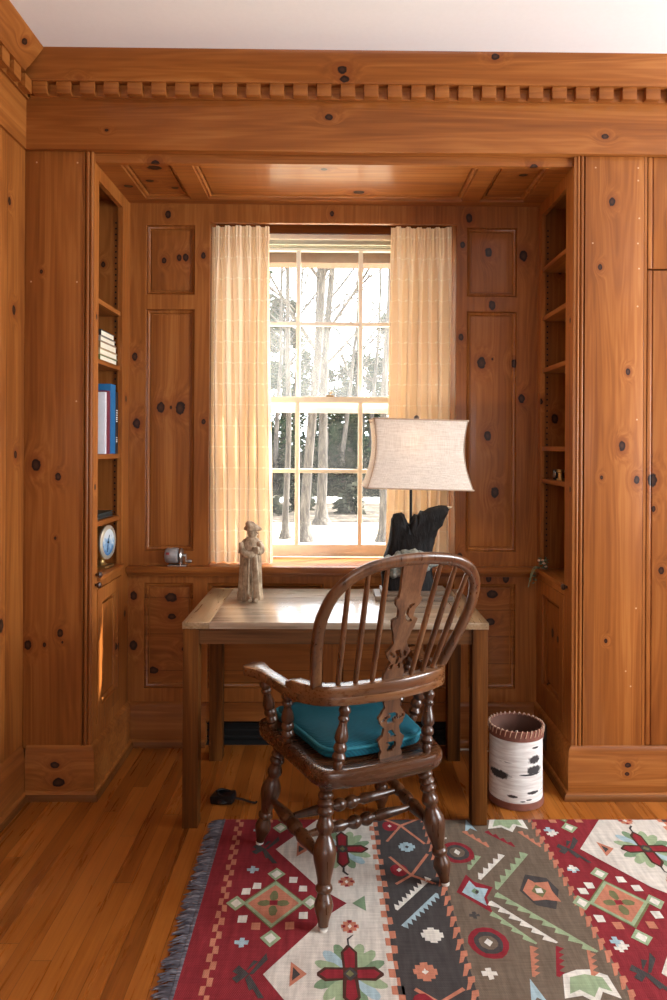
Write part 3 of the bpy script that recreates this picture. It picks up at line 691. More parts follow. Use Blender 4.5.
m = MB(); m.box(-.035, .02, -.168, -.164, .012, .02); m.build('care_tag', M['white'], cp)

# ================================================================== RUG
RC = {'red': (132,46,52), 'white': (206,200,190), 'salmon': (186,122,98), 'dark': (72,68,67), 'brown': (112,98,84), 'green': (150,168,134), 'blue': (160,184,192), 'olive': (112,112,78), 'choc': (78,52,44), 'sage': (118,142,112), 'crim': (136,44,52), 'pale': (218,214,204)}
rk = list(RC)
def rugmat(name, col):
    t = NT('kilim_'+name); p = t.obj(); c = lin(*col)
    s = t.n('ShaderNodeSeparateXYZ', {0: p})
    n1 = t.noise(t.vmath('MULTIPLY', p, (60, 9, 1)), 1, 3, .6); n2 = t.noise(t.vmath('MULTIPLY', p, (12, 260, 1)), 1, 2)
    w = t.math('SINE', t.math('MULTIPLY', s.outputs[0], 1300.0)); w2 = t.math('SINE', t.math('MULTIPLY', s.outputs[1], 900.0))
    h = t.math('MULTIPLY', w, w2)
    v = t.math('ADD', t.math('MULTIPLY', n1, .6), t.math('MULTIPLY', n2, .4))
    k = t.mix(t.remap(v, .32, .68), tuple(a*.72 for a in c), tuple(min(1, a*1.25) for a in c))
    t.bsdf(k, .95, .1, t.math('ADD', h, n2), .35, .0015); return t.m
RM = [rugmat(k, RC[k]) for k in rk]
RX0, RX1, RY0, RY1, RT = -.402, 1.90, .55, 2.552, .008
m = MB(); m.box(RX0, RX1, RY0, RY1, .0005, RT, .002, mi=rk.index('red'))
rrng = random.Random(7); rn_ = 0
def skew(x, y): return x + (2.55-y)*.026
def clip(poly):
    for ax, lim, sg in ((0, RX0+.004, 1), (0, RX1-.004, -1), (1, RY0+.004, 1), (1, RY1-.004, -1)):
        out = []
        for i in range(len(poly)):
            a, b = poly[i-1], poly[i]; da, db = sg*(a[ax]-lim), sg*(b[ax]-lim)
            if (da >= 0) != (db >= 0):
                t = da/(da-db); out.append((a[0]+(b[0]-a[0])*t, a[1]+(b[1]-a[1])*t))
            if db >= 0: out.append(b)
        poly = out
        if len(poly) < 3: return None
    return poly
def rp(col, pts, layer=2, jit=.0016):
    q = clip([(skew(x, y)+rrng.uniform(-jit, jit), y+rrng.uniform(-jit, jit)) for x, y in pts])
    if not q: return
    bm = m.bm; global rn_; rn_ = (rn_+1) % 48
    try: f = bm.faces.new([bm.verts.new((x, y, RT+.00025*layer+rn_*8e-6)) for x, y in q])
    except ValueError: return
    f.material_index = rk.index(col)
    f.normal_update()
    if f.normal.z < 0: f.normal_flip()
    bmesh.ops.triangulate(bm, faces=[f])
def rect(col, x, y, w, h, L=2): rp(col, [(x-w/2, y-h/2), (x+w/2, y-h/2), (x+w/2, y+h/2), (x-w/2, y+h/2)], L)
def dia(col, x, y, w, h, L=2): rp(col, [(x-w, y), (x, y-h), (x+w, y), (x, y+h)], L)
def ell(col, x, y, a, b, rot=0, L=2, n=14): rp(col, [(x+a*math.cos(k)*math.cos(rot)-b*math.sin(k)*math.sin(rot), y+a*math.cos(k)*math.sin(rot)+b*math.sin(k)*math.cos(rot)) for k in [2*PI*i/n for i in range(n)]], L)
def star(col, x, y, r, L=3):
    for dx, dy in ((0,0),(r,0),(-r,0),(0,r),(0,-r)): rect(col, x+dx*.75, y+dy*.75, r*.85, r*.85, L)
def flower(col, cc, x, y, r, L=3):
    for dx, dy in ((.8,0),(-.8,0),(0,.8),(0,-.8),(.5,.5),(-.5,.5),(.5,-.5),(-.5,-.5)): rect(col, x+dx*r, y+dy*r, r*.75, r*.75, L)
    rect(col, x, y, r, r, L); dia(cc, x, y, r*.32, r*.4, L+1)
def saw(col, a, b, w, n, side=1, L=3):
    a, b = Vector((*a, 0)), Vector((*b, 0)); d = b-a; nn = Vector((-d.y, d.x, 0)).normalized()*side
    rp(col, [(a.x, a.y), (b.x, b.y), (b.x+nn.x*w*.45, b.y+nn.y*w*.45), (a.x+nn.x*w*.45, a.y+nn.y*w*.45)], L)
    for k in range(n):
        p, q = a+d*(k/n)+nn*w*.4, a+d*((k+1)/n)+nn*w*.4; tip = a+d*((k+.85)/n)+nn*w*1.25
        rp(col, [(p.x, p.y), (q.x, q.y), (tip.x, tip.y)], L, .0006)
PY = .56; Y00 = 2.362
ys = [Y00-PY*k for k in range(-1, 4)]
def redwhite(dx, x_start, x_end, left):
    # white ground with its stepped zigzag towards the red
    for y in ys:
        rp('white', [(x_end, y+PY/2), (.031+dx, y+PY/2), (-.055+dx, y+.20), (-.06+dx, y+.185), (-.20+dx, y), (-.055+dx, y-.205), (.031+dx, y-PY/2), (x_end, y-PY/2)], 1, 0)
        cx = .028+dx
        for k in range(4):          # leaves between the arms of the cross
            a0 = PI/4+k*PI/2
            for da, c in ((-.42, 'sage'), (0, 'blue' if k % 2 else 'green'), (.42, 'green')):
                ell(c, cx+.062*math.cos(a0+da), y+.075*math.sin(a0+da), .040, .017, math.atan2(.075*math.sin(a0+da), .062*math.cos(a0+da)), 2)
        for ang in range(4):
            c, s = (1,0,-1,0)[ang], (0,1,0,-1)[ang]
            def T(l, w): return (cx+l*.088*c-w*s*.9, y+l*.104*s+w*c)
            rp('choc', [T(.1,-.021), T(.75,-.024), T(1,-.004), T(1,.004), T(.75,.024), T(.1,.021)], 3)
            rp('crim', [T(.2,-.013), T(.72,-.016), T(.9,0), T(.72,.016), T(.2,.013)], 4)
        dia('dark', cx, y, .019, .024, 5); dia('olive', cx, y, .010, .013, 6)
        rp('salmon', [(-.085+dx, y), (-.128+dx, y+.043), (-.128+dx, y-.043)], 3); rp('dark', [(-.102+dx, y), (-.122+dx, y+.022), (-.122+dx, y-.022)], 4)
        for sg in (1, -1):
            rp('dark', [(cx-.003, y+sg*.10), (cx+.003, y+sg*.10), (cx+.002, y+sg*.125), (cx+.016, y+sg*.142), (cx+.012, y+sg*.146), (cx-.004, y+sg*.128)], 4)
            flower('salmon', 'pale', cx+.007, y+sg*.178, .022, 4)
            for qx, qy in ((-.017, 0), (.017, 0), (0, .02), (0, -.02)): rect('crim', cx+.007+qx, y+sg*.178+qy, .009, .01, 6)
        rp('sage', [(.048+dx, y-PY/2), (.086+dx, y-PY/2+.035), (.088+dx, y-PY/2-.035)], 3)
        # red medallion midway
        mx, my = -.19+dx, y-PY/2
        dia('olive', mx, my, .096, .112, 2); dia('green', mx, my, .090, .104, 3); dia('salmon', mx, my, .076, .088, 4)
        for c, s in ((1,0),(-1,0),(0,1),(0,-1)): ell('olive', mx+c*.028, my+s*.034, .020 if c else .013, .024 if s else .014, 0, 5)
        rect('crim', mx, my, .022, .022, 6)
        for qx, qy in ((0, .142), (0, -.148), (.112, .004), (-.112, .0)):
            dia('green', mx+qx, my+qy, .030, .034, 3); dia('pale', mx+qx, my+qy, .017, .020, 4)
        for qx, qy, c in ((.056, .112, 'pale'), (.088, .068, 'pale'), (-.056, .082, 'pale'), (-.088, .055, 'pale'), (.090, -.055, 'pale'), (.052, -.098, 'salmon'), (-.045, -.100, 'salmon'), (-.086, -.070, 'pale')):
            rect(c, mx+qx, my+qy, .026, .030, 3)
        for sg, c in ((1, 'blue'), (-1, 'blue')): star(c, -.268+dx, y+sg*(PY/2-.165)-.0, .016, 3)
        bx, by_ = -.235+dx, y
        for p in ([(0,0),(-.03,.03),(-.045,.01),(-.03,0),(-.045,-.015),(-.03,-.03)], [(0,.0),(.04,.075),(.045,.05),(.01,.0)], [(0,0),(.045,-.08),(.03,-.08),(-.01,-.01)], [(-.01,.01),(.005,.05),(.02,.045)], [(-.01,-.01),(.005,-.055),(.02,-.045)]):
            rp('dark', [(bx+a, by_+b) for a, b in p], 3)
redwhite(0, RX0, .140, True)
rp('brown', [(.345, RY0), (.345, RY1), (.735, RY1), (.735, RY0)], 1, 0); rp('dark', [(.165, RY0-.1), (.165, RY1+.1), (.345, RY1+.1), (.345, RY0-.1)], 1, 0)
redwhite(1.045, .745, 1.21, False)
# stepped checks between the bands
y = RY0; k = 0
while y < RY1:
    rect('salmon', -.342+(k % 2)*.014-.007, y, .015, .030, 2)
    for xx in (.142, 1.212): 
        rect('white', xx, y, .04, .0285, 2) if k % 2 else rect('dark', xx+.012, y, .02, .0285, 2)
        rect('salmon', xx+(k % 2)*.016-.004, y, .016, .0285, 3)
    y += .0285; k += 1
rp('dark', [(.156, RY0-.1), (.156, RY1+.1), (.172, RY1+.1), (.172, RY0-.1)], 2, 0)
y = RY0; k = 0
while y < RY1:
    for xx in (.335, .730): rp('salmon', [(xx-.014, y), (xx-.003, y+.004), (xx+.006, y+.024), (xx+.014, y+.028), (xx+.016, y+.048), (xx-.002, y+.044), (xx-.006, y+.026)], 3, .001)
    y += .046
for y in [2.362-.80*k for k in range(-1, 3)]:
    # dark band: diamonds of salmon lines with flowers, two combs, two rosettes
    for sg in (1, -1):
        for (ax, ay), (bx, by_) in (((.185, .045*sg), (.245, .145*sg)), ((.245, .145*sg), (.315, .03*sg)), ((.19, .19*sg), (.245, .145*sg)), ((.245, .145*sg), (.315, .19*sg))):
            d = Vector((bx-ax, by_-ay, 0)); nn = Vector((-d.y, d.x, 0)).normalized()*.005
            rp('salmon', [(ax+nn.x, y+ay+nn.y), (bx+nn.x, y+by_+nn.y), (bx-nn.x, y+by_-nn.y), (ax-nn.x, y+ay-nn.y)], 2, .0008)
    flower('blue', 'dark', .25, y+.012, .024, 3)
    for px_, py_ in ((.205, .142), (.208, -.118)):
        ell('crim', px_, y+py_, .028, .032, 0, 3); dia('pale', px_, y+py_, .008, .010, 4)
    saw('pale', (.180, y-.315), (.306, y-.165), .020, 9, 1, 3)
    rp('dark', [(.176, y-.335), (.312, y-.185), (.314, y-.215), (.178, y-.36)], 4)
    saw('blue', (.308, y-.232), (.182, y-.378), .020, 9, 1, 5) 
    flower('pale', 'pale', .266, y-.418, .026, 3)
    flower('salmon', 'pale', .225, y-.553, .027, 3)
for d0 in [2.137-.765*k for k in range(-1, 3)]:
    # brown band: rings, chevrons of saw-toothed lines, rosettes
    for yy in (d0+.205, d0-.222):
        ell('crim', .418, yy, .056, .062, 0, 2, 16); ell('dark', .418, yy, .040, .044, 0, 3, 16); ell('brown', .418, yy, .026, .028, 0, 4); dia('pale', .418, yy, .012, .016, 5)
    rp('crim', [(.372, d0-.005), (.42, d0+.085), (.440, d0+.045), (.492, d0+.02), (.462, d0-.03), (.462, d0-.10)], 2); rp('blue', [(.390, d0-.004), (.425, d0+.052), (.440, d0+.02), (.474, d0+.01), (.452, d0-.03), (.452, d0-.07)], 3)
    dia('sage', .432, d0, .013, .016, 4); dia('dark', .436, d0-.004, .007, .010, 5)
    saw('green', (.505, d0+.005), (.655, d0+.195), .022, 6, 1); saw('pale', (.462, d0+.055), (.575, d0+.185), .020, 5, 1); saw('green', (.438, d0+.105), (.492, d0+.18), .016, 3, 1)
    saw('green', (.712, d0-.255), (.500, d0-.005), .022, 8, 1); saw('pale', (.612, d0-.220), (.470, d0-.045), .020, 6, 1); saw('green', (.552, d0-.225), (.462, d0-.095), .016, 4, 1)
    rp('dark', [(.572, d0+.004), (.612, d0+.085), (.675, d0+.065), (.695, d0+.005), (.655, d0-.085), (.60, d0-.065)], 2); rp('salmon', [(.582, d0+.004), (.615, d0+.06), (.632, d0+.042), (.675, d0+.045), (.67, d0), (.682, d0-.05), (.640, d0-.04), (.60, d0-.045)], 3)
    dia('olive', .631, d0, .024, .030, 4); rect('pale', .631, d0, .018, .022, 5)
    star('pale', .393, d0-.335, .017); star('dark', .405, d0-.11, .013, 2); star('pale', .385, d0+.29, .011)
    for c, x0, x1 in (('salmon', .50, .53), ('crim', .565, .60), ('salmon', .655, .685)):
        saw(c, (x0, d0-.345), (x1, d0-.235), .018, 5, -1, 2)
    for c, x0, x1 in (('salmon', .46, .53), ('crim', .54, .62), ('salmon', .66, .71)): saw(c, (x1, d0+.235), (x0, d0+.33), .016, 4, -1, 2)
    q = d0+.383
    rp('pale', [(.560, q-.035), (.585, q+.045), (.625, q+.060), (.66, q+.060), (.70, q+.040), (.705, q-.035), (.665, q-.015), (.64, q-.055), (.61, q-.025)], 2); rp('green', [(.580, q-.020), (.600, q+.035), (.64, q+.045), (.682, q+.032), (.690, q-.015), (.660, q+.0), (.637, q-.032), (.61, q-.008)], 3)
    rp('blue', [(.470, q-.06), (.492, q+.03), (.515, q-.05), (.493, q-.03)], 2)
for y in ys:
    for yy, dx in ((y+.09, .775), (y-.108, .778), (y-.46, .79)): star('pale', dx, yy, .013, 3)
rug = tag(m.build('rug', RM, None, autosmooth=False), 'red white and brown geometric flat-woven rug under the armchair', 'rug')
def fringe_mat():
    t = NT('grey_wool_fringe'); n = t.noise(t.vmath('MULTIPLY', t.obj(), (20, 160, 20)), 1, 3)
    t.bsdf(t.ramp(n, [(.3, lin(58,56,64)), (.55, lin(104,102,110)), (.75, lin(164,162,166))]), .95, .1); return t.m
fr = random.Random(3); mf = MB(); y = RY0
while y < RY1-.002:
    L = fr.uniform(.036, .058); dy = fr.uniform(-.016, .010); w = fr.uniform(.0014, .0024); z = fr.uniform(.0015, .004)
    mf.tube([(RX0+.004, y, RT-.002), (RX0-L*.4, y+dy*.3, z+.006), (RX0-L*.8, y+dy*.8, z+.002), (RX0-L, y+dy, z)], [w, w*1.1, w, w*.5], 4)
    y += fr.uniform(.0022, .0042)
mf.box(RX0-.004, RX0+.006, RY0, RY1-.001, RT-.004, RT+.0018, .001)
mf.build('fringe', fringe_mat(), rug)['kind'] = 'stuff'

# ================================================================== THINGS ON THE TABLE
def clay():
    t = NT('carved_pale_wood'); p = t.obj(); n = t.noise(t.vmath('MULTIPLY', p, (60, 60, 14)), 1, 5, .65); b = t.noise(p, 45, 3)
    c = t.ramp(t.math('ADD', t.math('MULTIPLY', n, .6), t.math('MULTIPLY', b, .4)), [(.32, lin(92,74,56)), (.5, lin(158,136,110)), (.7, lin(204,188,164))])
    t.bsdf(c, .75, .25, n, .5, .003); return t.m
M['clay'] = clay()
st = thing('monk_statuette', 'carved monk statuette in hooded cape standing at the left of the tabletop', 'statuette', (-.352, 2.885, TZ), R(-14))
def robe(rows, folds, dep, ph=0, n=44):
    rs = []
    for z, rx, ry, ox, oy, k in rows:
        rs.append([Vector((ox+(rx*(1+k*dep*math.sin(folds*a+ph)+k*dep*.5*math.sin((folds*2-3)*a)))*math.cos(a), oy+(ry*(1+k*dep*math.sin(folds*a+ph)))*math.sin(a), z)) for a in [2*PI*i/n for i in range(n)]])
    return rs
m = MB(); m.rings(robe([(0,.050,.042,0,0,1.2),(.012,.051,.043,0,0,1.2),(.05,.047,.040,.0,0,1.1),(.11,.045,.037,.001,0,.9),(.165,.044,.034,.002,0,.6),(.20,.043,.033,.003,.0,.4),(.235,.042,.031,.004,0,.2),(.252,.030,.025,.006,0,0),(.262,.016,.016,.008,0,0)], 9, .09))
body = m.build('body', M['clay'], st)
m = MB(); m.rings(robe([(.196,.050,.040,.0,0,1),(.194,.0515,.0415,0,0,1),(.205,.050,.040,0,0,.8),(.228,.046,.036,.001,0,.4),(.248,.034,.028,.004,0,.1),(.260,.020,.019,.007,0,0)], 5, .05, 1.0)); m.build('cape', M['clay'], body)
m = MB()
bmesh.ops.create_icosphere(m.bm, subdivisions=3, radius=.024, matrix=Matrix.Translation((.012, -.004, .281)) @ Matrix.Diagonal((.92, .98, 1.15, 1)))
m.lathe([(0, .003), (.5, .004), (1, .0015)], (.030, -.012, .284), (.042, -.016, .276), 8)      # nose
for s_ in (-1, 1): m.lathe([(0, .0025), (1, .001)], (.029, -.010+s_*.009, .289), (.033, -.011+s_*.009, .289), 6)
for f in m.bm.faces: f.smooth = True
hd = m.build('head', M['clay'], st)
m = MB(); m.rings(robe([(.287,.030,.026,.010,-.003,1),(.290,.036,.028,.012,-.003,1),(.298,.035,.027,.012,-.003,1),(.306,.026,.024,.008,-.002,.6),(.318,.020,.018,.0,-.001,.5),(.325,.010,.009,-.004,0,.3),(.327,.002,.002,-.004,0,0)], 4, .12, 2)); m.build('cap', M['clay'], hd)
m = MB()                                                                                        # sleeves meeting round a book, hanging front panel
m.tube(crom([(-.030,-.022,.235),(-.014,-.040,.200),(.016,-.045,.192),(.036,-.038,.205)], 5), [.012+.004*math.sin(PI*i/15) for i in range(16)], 10)
m.tube(crom([(.040,-.004,.238),(.056,-.020,.212),(.050,-.036,.200)], 5), [.013+.003*math.sin(PI*i/10) for i in range(11)], 10)
m.box(.026, .056, -.052, -.034, .198, .226, .004)
m.sweep(crom([(.034,-.036,.20),(.040,-.040,.13),(.046,-.042,.06),(.050,-.044,.008)], 6), [.020+.012*i/18 for i in range(19)], .014, up=(0,-1,0), rnd=.6)
m.tube([(.012,-.040,.19),(.010,-.044,.10),(.012,-.046,.03)], [.003,.004,.003], 8)
m.build('sleeves', M['clay'], body)
m = MB()
for x in (.016, .042): m.tube(crom([(x,-.030,.007),(x+.004,-.05,.009),(x+.008,-.062,.006)], 4), [.009]*7+[.010,.006], 10)
m.build('shoe', M['clay'], body)

lamp = thing('table_lamp', 'table lamp with rectangular linen shade on a black driftwood base', 'lamp', (.345, 2.92, TZ))
LM = Matrix.Translation((-.345, 0, -TZ))
m = MB(); m.box(-.175, .150, -.075, .075, 0, .022, .004); m.box(-.15, .125, -.062, .062, .022, .040, .003); m.build('base_plate', darkwood('lamp_base_wood', lin(60,46,36), lin(96,78,62), lin(128,108,88), 'X', .5), lamp)
def burl():
    t = NT('black_driftwood'); p = t.obj(); n = t.noise(t.vmath('MULTIPLY', p, (70, 70, 14)), 1, 5, .65, .5); b = t.noise(p, 22, 4)
    t.bsdf(t.ramp(t.math('ADD', t.math('MULTIPLY', n, .7), t.math('MULTIPLY', b, .3)), [(.32, lin(8,7,8)), (.55, lin(22,19,18)), (.8, lin(46,39,34))]), .6, .15, n, .8, .006); return t.m
oz = [(.205,.785),(.200,.86),(.212,.925),(.233,.999),(.243,1.085),(.252,1.103),(.264,1.106),(.280,1.110),(.292,1.102),(.302,1.080),(.308,1.066),(.318,1.062),(.326,1.085),(.338,1.104),(.352,1.100),(.366,1.118),(.380,1.116),(.398,1.130),(.415,1.133),(.445,1.141),(.476,1.139),(.486,1.128),(.472,1.104),(.457,1.076),(.441,1.048),(.428,1.018),(.418,.985),(.411,.945),(.408,.90),(.412,.84),(.425,.785)]
rng = random.Random(5); NZ = 11; rs = []
cxz = (.32, .93)
for k in range(NZ):
    f = k/(NZ-1)*2-1; sc = math.sqrt(max(0, 1-abs(f)**2.6))*.30+.70 if abs(f) < 1 else .55
    ring = []
    for i, (x, z) in enumerate(oz):
        wig = .004*math.sin(i*1.9+k*1.3)
        zz = cxz[1]+(z-cxz[1])*(1-(1-sc)*.35) - (.022*abs(f)**2 if z > 1.05 else 0) if z > .80 else z
        thin = 1-.55*max(0, min(1, (z-.98)/.16))
        ring.append(Vector((cxz[0]+(x-cxz[0])*(1-(1-sc)*.5)+wig, 2.92+f*.052*thin+.004*math.sin(i*2.3+k), zz)))
    rs.append([LM @ Vector((v.x, v.y-2.92, v.z)) for v in ring])
m = MB(); m.rings(rs)
m.build('driftwood', burl(), lamp)
m = MB(); m.tube([LM @ Vector(v) for v in ((.474, 0, 1.132), (.489, -.004, 1.131), (.497, 0, 1.134))], [.007, .005, .002], 8); m.build('tip', simple('bleached_tip', lin(170,150,124), .7), lamp)
def stone():
    t = NT('grey_green_stone'); p = t.obj(); n = t.noise(p, 28, 5, .65); b = t.noise(p, 110, 3)
    t.bsdf(t.ramp(t.math('ADD', t.math('MULTIPLY', n, .7), t.math('MULTIPLY', b, .3)), [(.33, lin(66,70,68)), (.52, lin(120,124,118)), (.7, lin(168,166,152))]), .7, .3, n, .6, .004); return t.m
m = MB(); rr = random.Random(11)
for x, y, z, r in ((.235,-.052,.905,.034),(.275,-.060,.918,.036),(.318,-.060,.928,.038),(.362,-.058,.922,.036),(.402,-.045,.912,.030),(.30,-.065,.885,.036),(.35,-.062,.885,.034),(.255,-.055,.875,.032)):
    n0 = len(m.bm.verts); g_ = bmesh.ops.create_icosphere(m.bm, subdivisions=3, radius=r, matrix=Matrix.Translation(LM @ Vector((x, y, z))) @ Matrix.Diagonal((1.25, .8, .95, 1)))
    c0 = LM @ Vector((x, y, z)); ph = rr.random()*6
    for v in g_['verts']:
        d = v.co-c0; v.co = c0+d*(1+.13*math.sin(d.x*140+ph)+.1*math.sin(d.z*170+ph*2)+.08*math.sin(d.y*190))
for f in m.bm.faces: f.smooth = True
m.build('stone', stone(), lamp)
m = MB(); m.lathe([(0,.006),(1,.006)], (-.022, 0, .26), (-.022, 0, .60), 12); m.lathe([(0,.012),(.3,.016),(1,.014)], (-.022, 0, .60), (-.022, 0, .66), 14)
m.build('pole', simple('blackened_metal', lin(26,22,20), .4, .6), lamp)
SH0, SH1 = 1.211-TZ, 1.495-TZ
m = MB(); m.tube(crom([(-.022,.0,.62),(-.022,.05,.66),(-.022,.055,.71),(-.022,.02,.745),(-.022,0,.748)], 5), .0022, 6); m.tube(crom([(-.022,.0,.62),(-.022,-.05,.66),(-.022,-.055,.71),(-.022,-.02,.745),(-.022,0,.748)], 5), .0022, 6)
for a, b in (((-.2,0,SH1-.004),(.2,0,SH1-.004)), ((0,-.10,SH1-.004),(0,.10,SH1-.004))): m.tube([LMs for LMs in (Vector(a)+Vector((.0,0,0)), Vector(b))], .002, 6)
m.build('harp', simple('harp_metal', lin(120,100,70), .35, .9), lamp)
m = MB(); m.lathe([(0,.004),(.2,.006),(.35,.011),(.6,.012),(.85,.009),(1,.003)], (-.0, 0, SH1-.004), (-.0, 0, SH1+.026), 14); m.build('finial', simple('dark_finial', lin(60,44,34), .4), lamp)
def linen():
    t = NT('linen_shade'); p = t.obj()
    a = t.noise(t.vmath('MULTIPLY', p, (25, 25, 420)), 1, 2); b = t.noise(t.vmath('MULTIPLY', p, (420, 420, 25)), 1, 2)
    v = t.math('ADD', t.math('MULTIPLY', a, .55), t.math('MULTIPLY', b, .45))
    c = t.mix(t.remap(v, .35, .65), lin(212,198,182), lin(246,236,224))
    d = t.n('ShaderNodeBsdfDiffuse', {0: c}); tr = t.n('ShaderNodeBsdfTranslucent', {0: c})
    mx = t.n('ShaderNodeMixShader', {0: .24, 1: d.outputs[0], 2: tr.outputs[0]}); t.t.links.new(mx.outputs[0], t.out.inputs[0]); return t.m
shade_root = bpy.data.objects.new('lamp_shade', None)
def rrect(w, d, z, r=.012, n=4):
    out = []
    for cx, cy, a0 in ((w-r, d-r, 0), (-w+r, d-r, PI/2), (-w+r, -d+r, PI), (w-r, -d+r, 3*PI/2)):
        for i in range(n+1): a = a0+PI/2*i/n; out.append(Vector((cx+r*math.cos(a), cy+r*math.sin(a), z)))
    return out
rows = []
for k in range(13):
    f = k/12; z = SH0+(SH1-SH0)*f
    w = .219*(1-f)+.1955*f-.030*4*f*(1-f)*(.62+.5*(f-.0)*(1-f)); d = .130*(1-f)+.105*f-.024*4*f*(1-f)*.8
    rows.append((w, d, z))
m = MB(); m.rings([rrect(*r_) for r_ in rows], cap=False); m.rings([rrect(w-.0015, d-.0015, z) for w, d, z in rows], cap=False)
sh = m.build('lamp_shade', linen(), lamp); sh.rotation_euler = (0, R(1.2), R(2.5)); sh.location = (-.012, 0, .004)
m = MB()
for r_ in (rows[0], rows[-1]):
    l = rrect(r_[0]+.001, r_[1]+.001, r_[2]); m.tube(l+[l[0]], .0032, 6)
for sx in (-1, 1):
    for sy in (-1, 1): m.tube([(sx*(w-.003), sy*(d-.003), z) for w, d, z in rows], .0024, 6)
m.build('trim', simple('shade_trim', lin(176,150,126), .8), sh)
def emis(name, col, s):
    t = NT(name); e = t.n('ShaderNodeEmission', {0: (*col, 1), 1: s}); t.t.links.new(e.outputs[0], t.out.inputs[0]); return t.m
m = MB(); bmesh.ops.create_uvsphere(m.bm, u_segments=16, v_segments=12, radius=.024, matrix=Matrix.Translation((-.016, -.045, .672)))
for f in m.bm.faces: f.smooth = True
m.build('bulb', emis('bulb_glow', (1, .86, .7), 135), lamp)

# ================================================================== SMALL THINGS
# birch bark waste basket
def birch():
    t = NT('birch_bark'); p = t.obj()
    n = t.noise(t.vmath('MULTIPLY', p, (9, 9, 90)), 1, 4, .6); big = t.noise(t.vmath('MULTIPLY', p, (4, 4, 3)), 1, 2)
    c = t.mix(t.remap(n, .35, .65), lin(206,198,192), lin(240,237,232)); c = t.mix(t.remap(n, .66, .72), c, lin(120,110,104))
    core = None
    for a, z, sx, sz in ((-1.05, .19, .030, .016), (-1.05, .150, .036, .018), (-1.12, .065, .03, .006), (-1.0, .235, .02, .004), (-1.95, .052, .02, .006), (-2.55, .125, .05, .017), (-1.55, .035, .012, .003), (-1.3, .04, .014, .003), (-1.2, .135, .05, .004)):
        q = t.vmath('MULTIPLY', t.vmath('SUBTRACT', p, (.104*math.cos(a), .104*math.sin(a), z)), (1/sx, 1/sx, 1/sz)); d = t.vmath('LENGTH', q)
        core = d if core is None else t.math('MINIMUM', core, d)
    core = t.math('ADD', core, t.math('MULTIPLY', t.math('SUBTRACT', t.noise(p, 90, 3), .5), .9))
    c = t.mix(t.remap(core, .8, 1.1, 1, 0), c, lin(62,58,58))
    t.bsdf(c, .7, .3, n, .4, .002); return t.m
wbk = thing('waste_basket', 'white birch bark waste basket with brown leather rim beside the table', 'basket', (.722, 2.725, 0))
def ovl(r, z, n=48): return [Vector((r*math.cos(2*PI*i/n), r*.97*math.sin(2*PI*i/n), z)) for i in range(n)]
m = MB(); m.rings([ovl(.098, .006), ovl(.104, .008), ovl(.103, .15), ovl(.1025, .282), ovl(.0985, .282), ovl(.098, .15), ovl(.097, .014)]); m.build('body', birch(), wbk)
lea = simple('brown_leather', lin(120,72,58), .55, var=.2); leai = simple('basket_lining', lin(92,58,46), .7)
m = MB(); m.rings([ovl(.1045, .262), ovl(.107, .262), ovl(.1065, .297), ovl(.0995, .299), ovl(.0985, .262)], cap=False); rim = m.build('rim_band', lea, wbk)
m = MB(); m.rings([ovl(.1055, .0), ovl(.109, .002), ovl(.1085, .026), ovl(.1045, .027)], cap=False); m.build('base_band', lea, wbk)
m = MB(); m.rings([ovl(.0960, .296), ovl(.0955, .02), ovl(.05, .016), ovl(.002, .016)], cap=False); m.build('lining', leai, wbk)
m = MB()
for i in range(34):
    a = 2*PI*i/34; a2 = a+.12
    m.tube(crom([(.1075*math.cos(a), .106*math.sin(a), .278), (.108*math.cos(a+.05), .1055*math.sin(a+.05), .298), (.103*math.cos(a+.09), .10*math.sin(a+.09), .302), (.098*math.cos(a2), .095*math.sin(a2), .290)], 3), .0018, 5)
m.build('lacing', simple('pale_lacing', lin(196,160,134), .6), rim)
tag(MB().tube(crom([(.700, 2.79, .020), (.715, 2.765, .12), (.738, 2.755, .235), (.735, 2.775, .243), (.728, 2.79, .20)], 6), .0016, 6).build('wire', M['white']), 'thin white wire sticking up inside the birch waste basket', 'wire')

# books
def book(name, label, group, x0, x1, y0, y1, z0, z1, col, spine, flat=False, page=(236,228,206)):
    """spine: '+X' or '-Y' side of the block"""
    t = thing(name, label, 'book', ((x0+x1)/2, (y0+y1)/2, z0), 0, group)
    ox, oy = (x0+x1)/2, (y0+y1)/2
    cm = simple('cover_'+label.split()[0], lin(*col), .5, var=.06); pm_ = simple('book_pages', lin(*page), .85, var=.05, nscale=90)
    c = .003; X0, X1, Y0_, Y1_, H = x0-ox, x1-ox, y0-oy, y1-oy, z1-z0
    m = MB()
    if flat:        # lying: boards below and above, spine on the -Y side
        m.box(X0, X1, Y0_, Y1_, 0, c, .0008); m.box(X0, X1, Y0_, Y1_, H-c, H, .0008); m.box(X0, X1, Y0_, Y0_+c, c, H-c)
        m.build('cover', cm, t); MB().box(X0+.004, X1-.004, Y0_+c, Y1_-.004, c, H-c).build('pages', pm_, t)
    else:           # upright, thickness along Y, spine on the +X side
        m.box(X0, X1, Y0_, Y0_+c, 0, H, .0008); m.box(X0, X1, Y1_-c, Y1_, 0, H, .0008); m.box(X1-c, X1, Y0_+c, Y1_-c, 0, H)
        m.build('cover', cm, t); MB().box(X0+.004, X1-c, Y0_+c, Y1_-c, .004, H-.004).build('pages', pm_, t)
    return t
ST = 1.7405
stk = [('green cloth book at the bottom of the flat stack', .024, (104,112,60), 2.862, 3.088), ('tan book second from the bottom of the flat stack', .026, (186,160,120), 2.858, 3.090), ('brown book third up in the flat stack', .030, (150,112,72), 2.864, 3.080), ('grey book second from the top of the flat stack', .022, (150,140,128), 2.866, 3.062), ('black spined book on top of the flat stack', .026, (40,36,36), 2.872, 3.050)]
z = ST
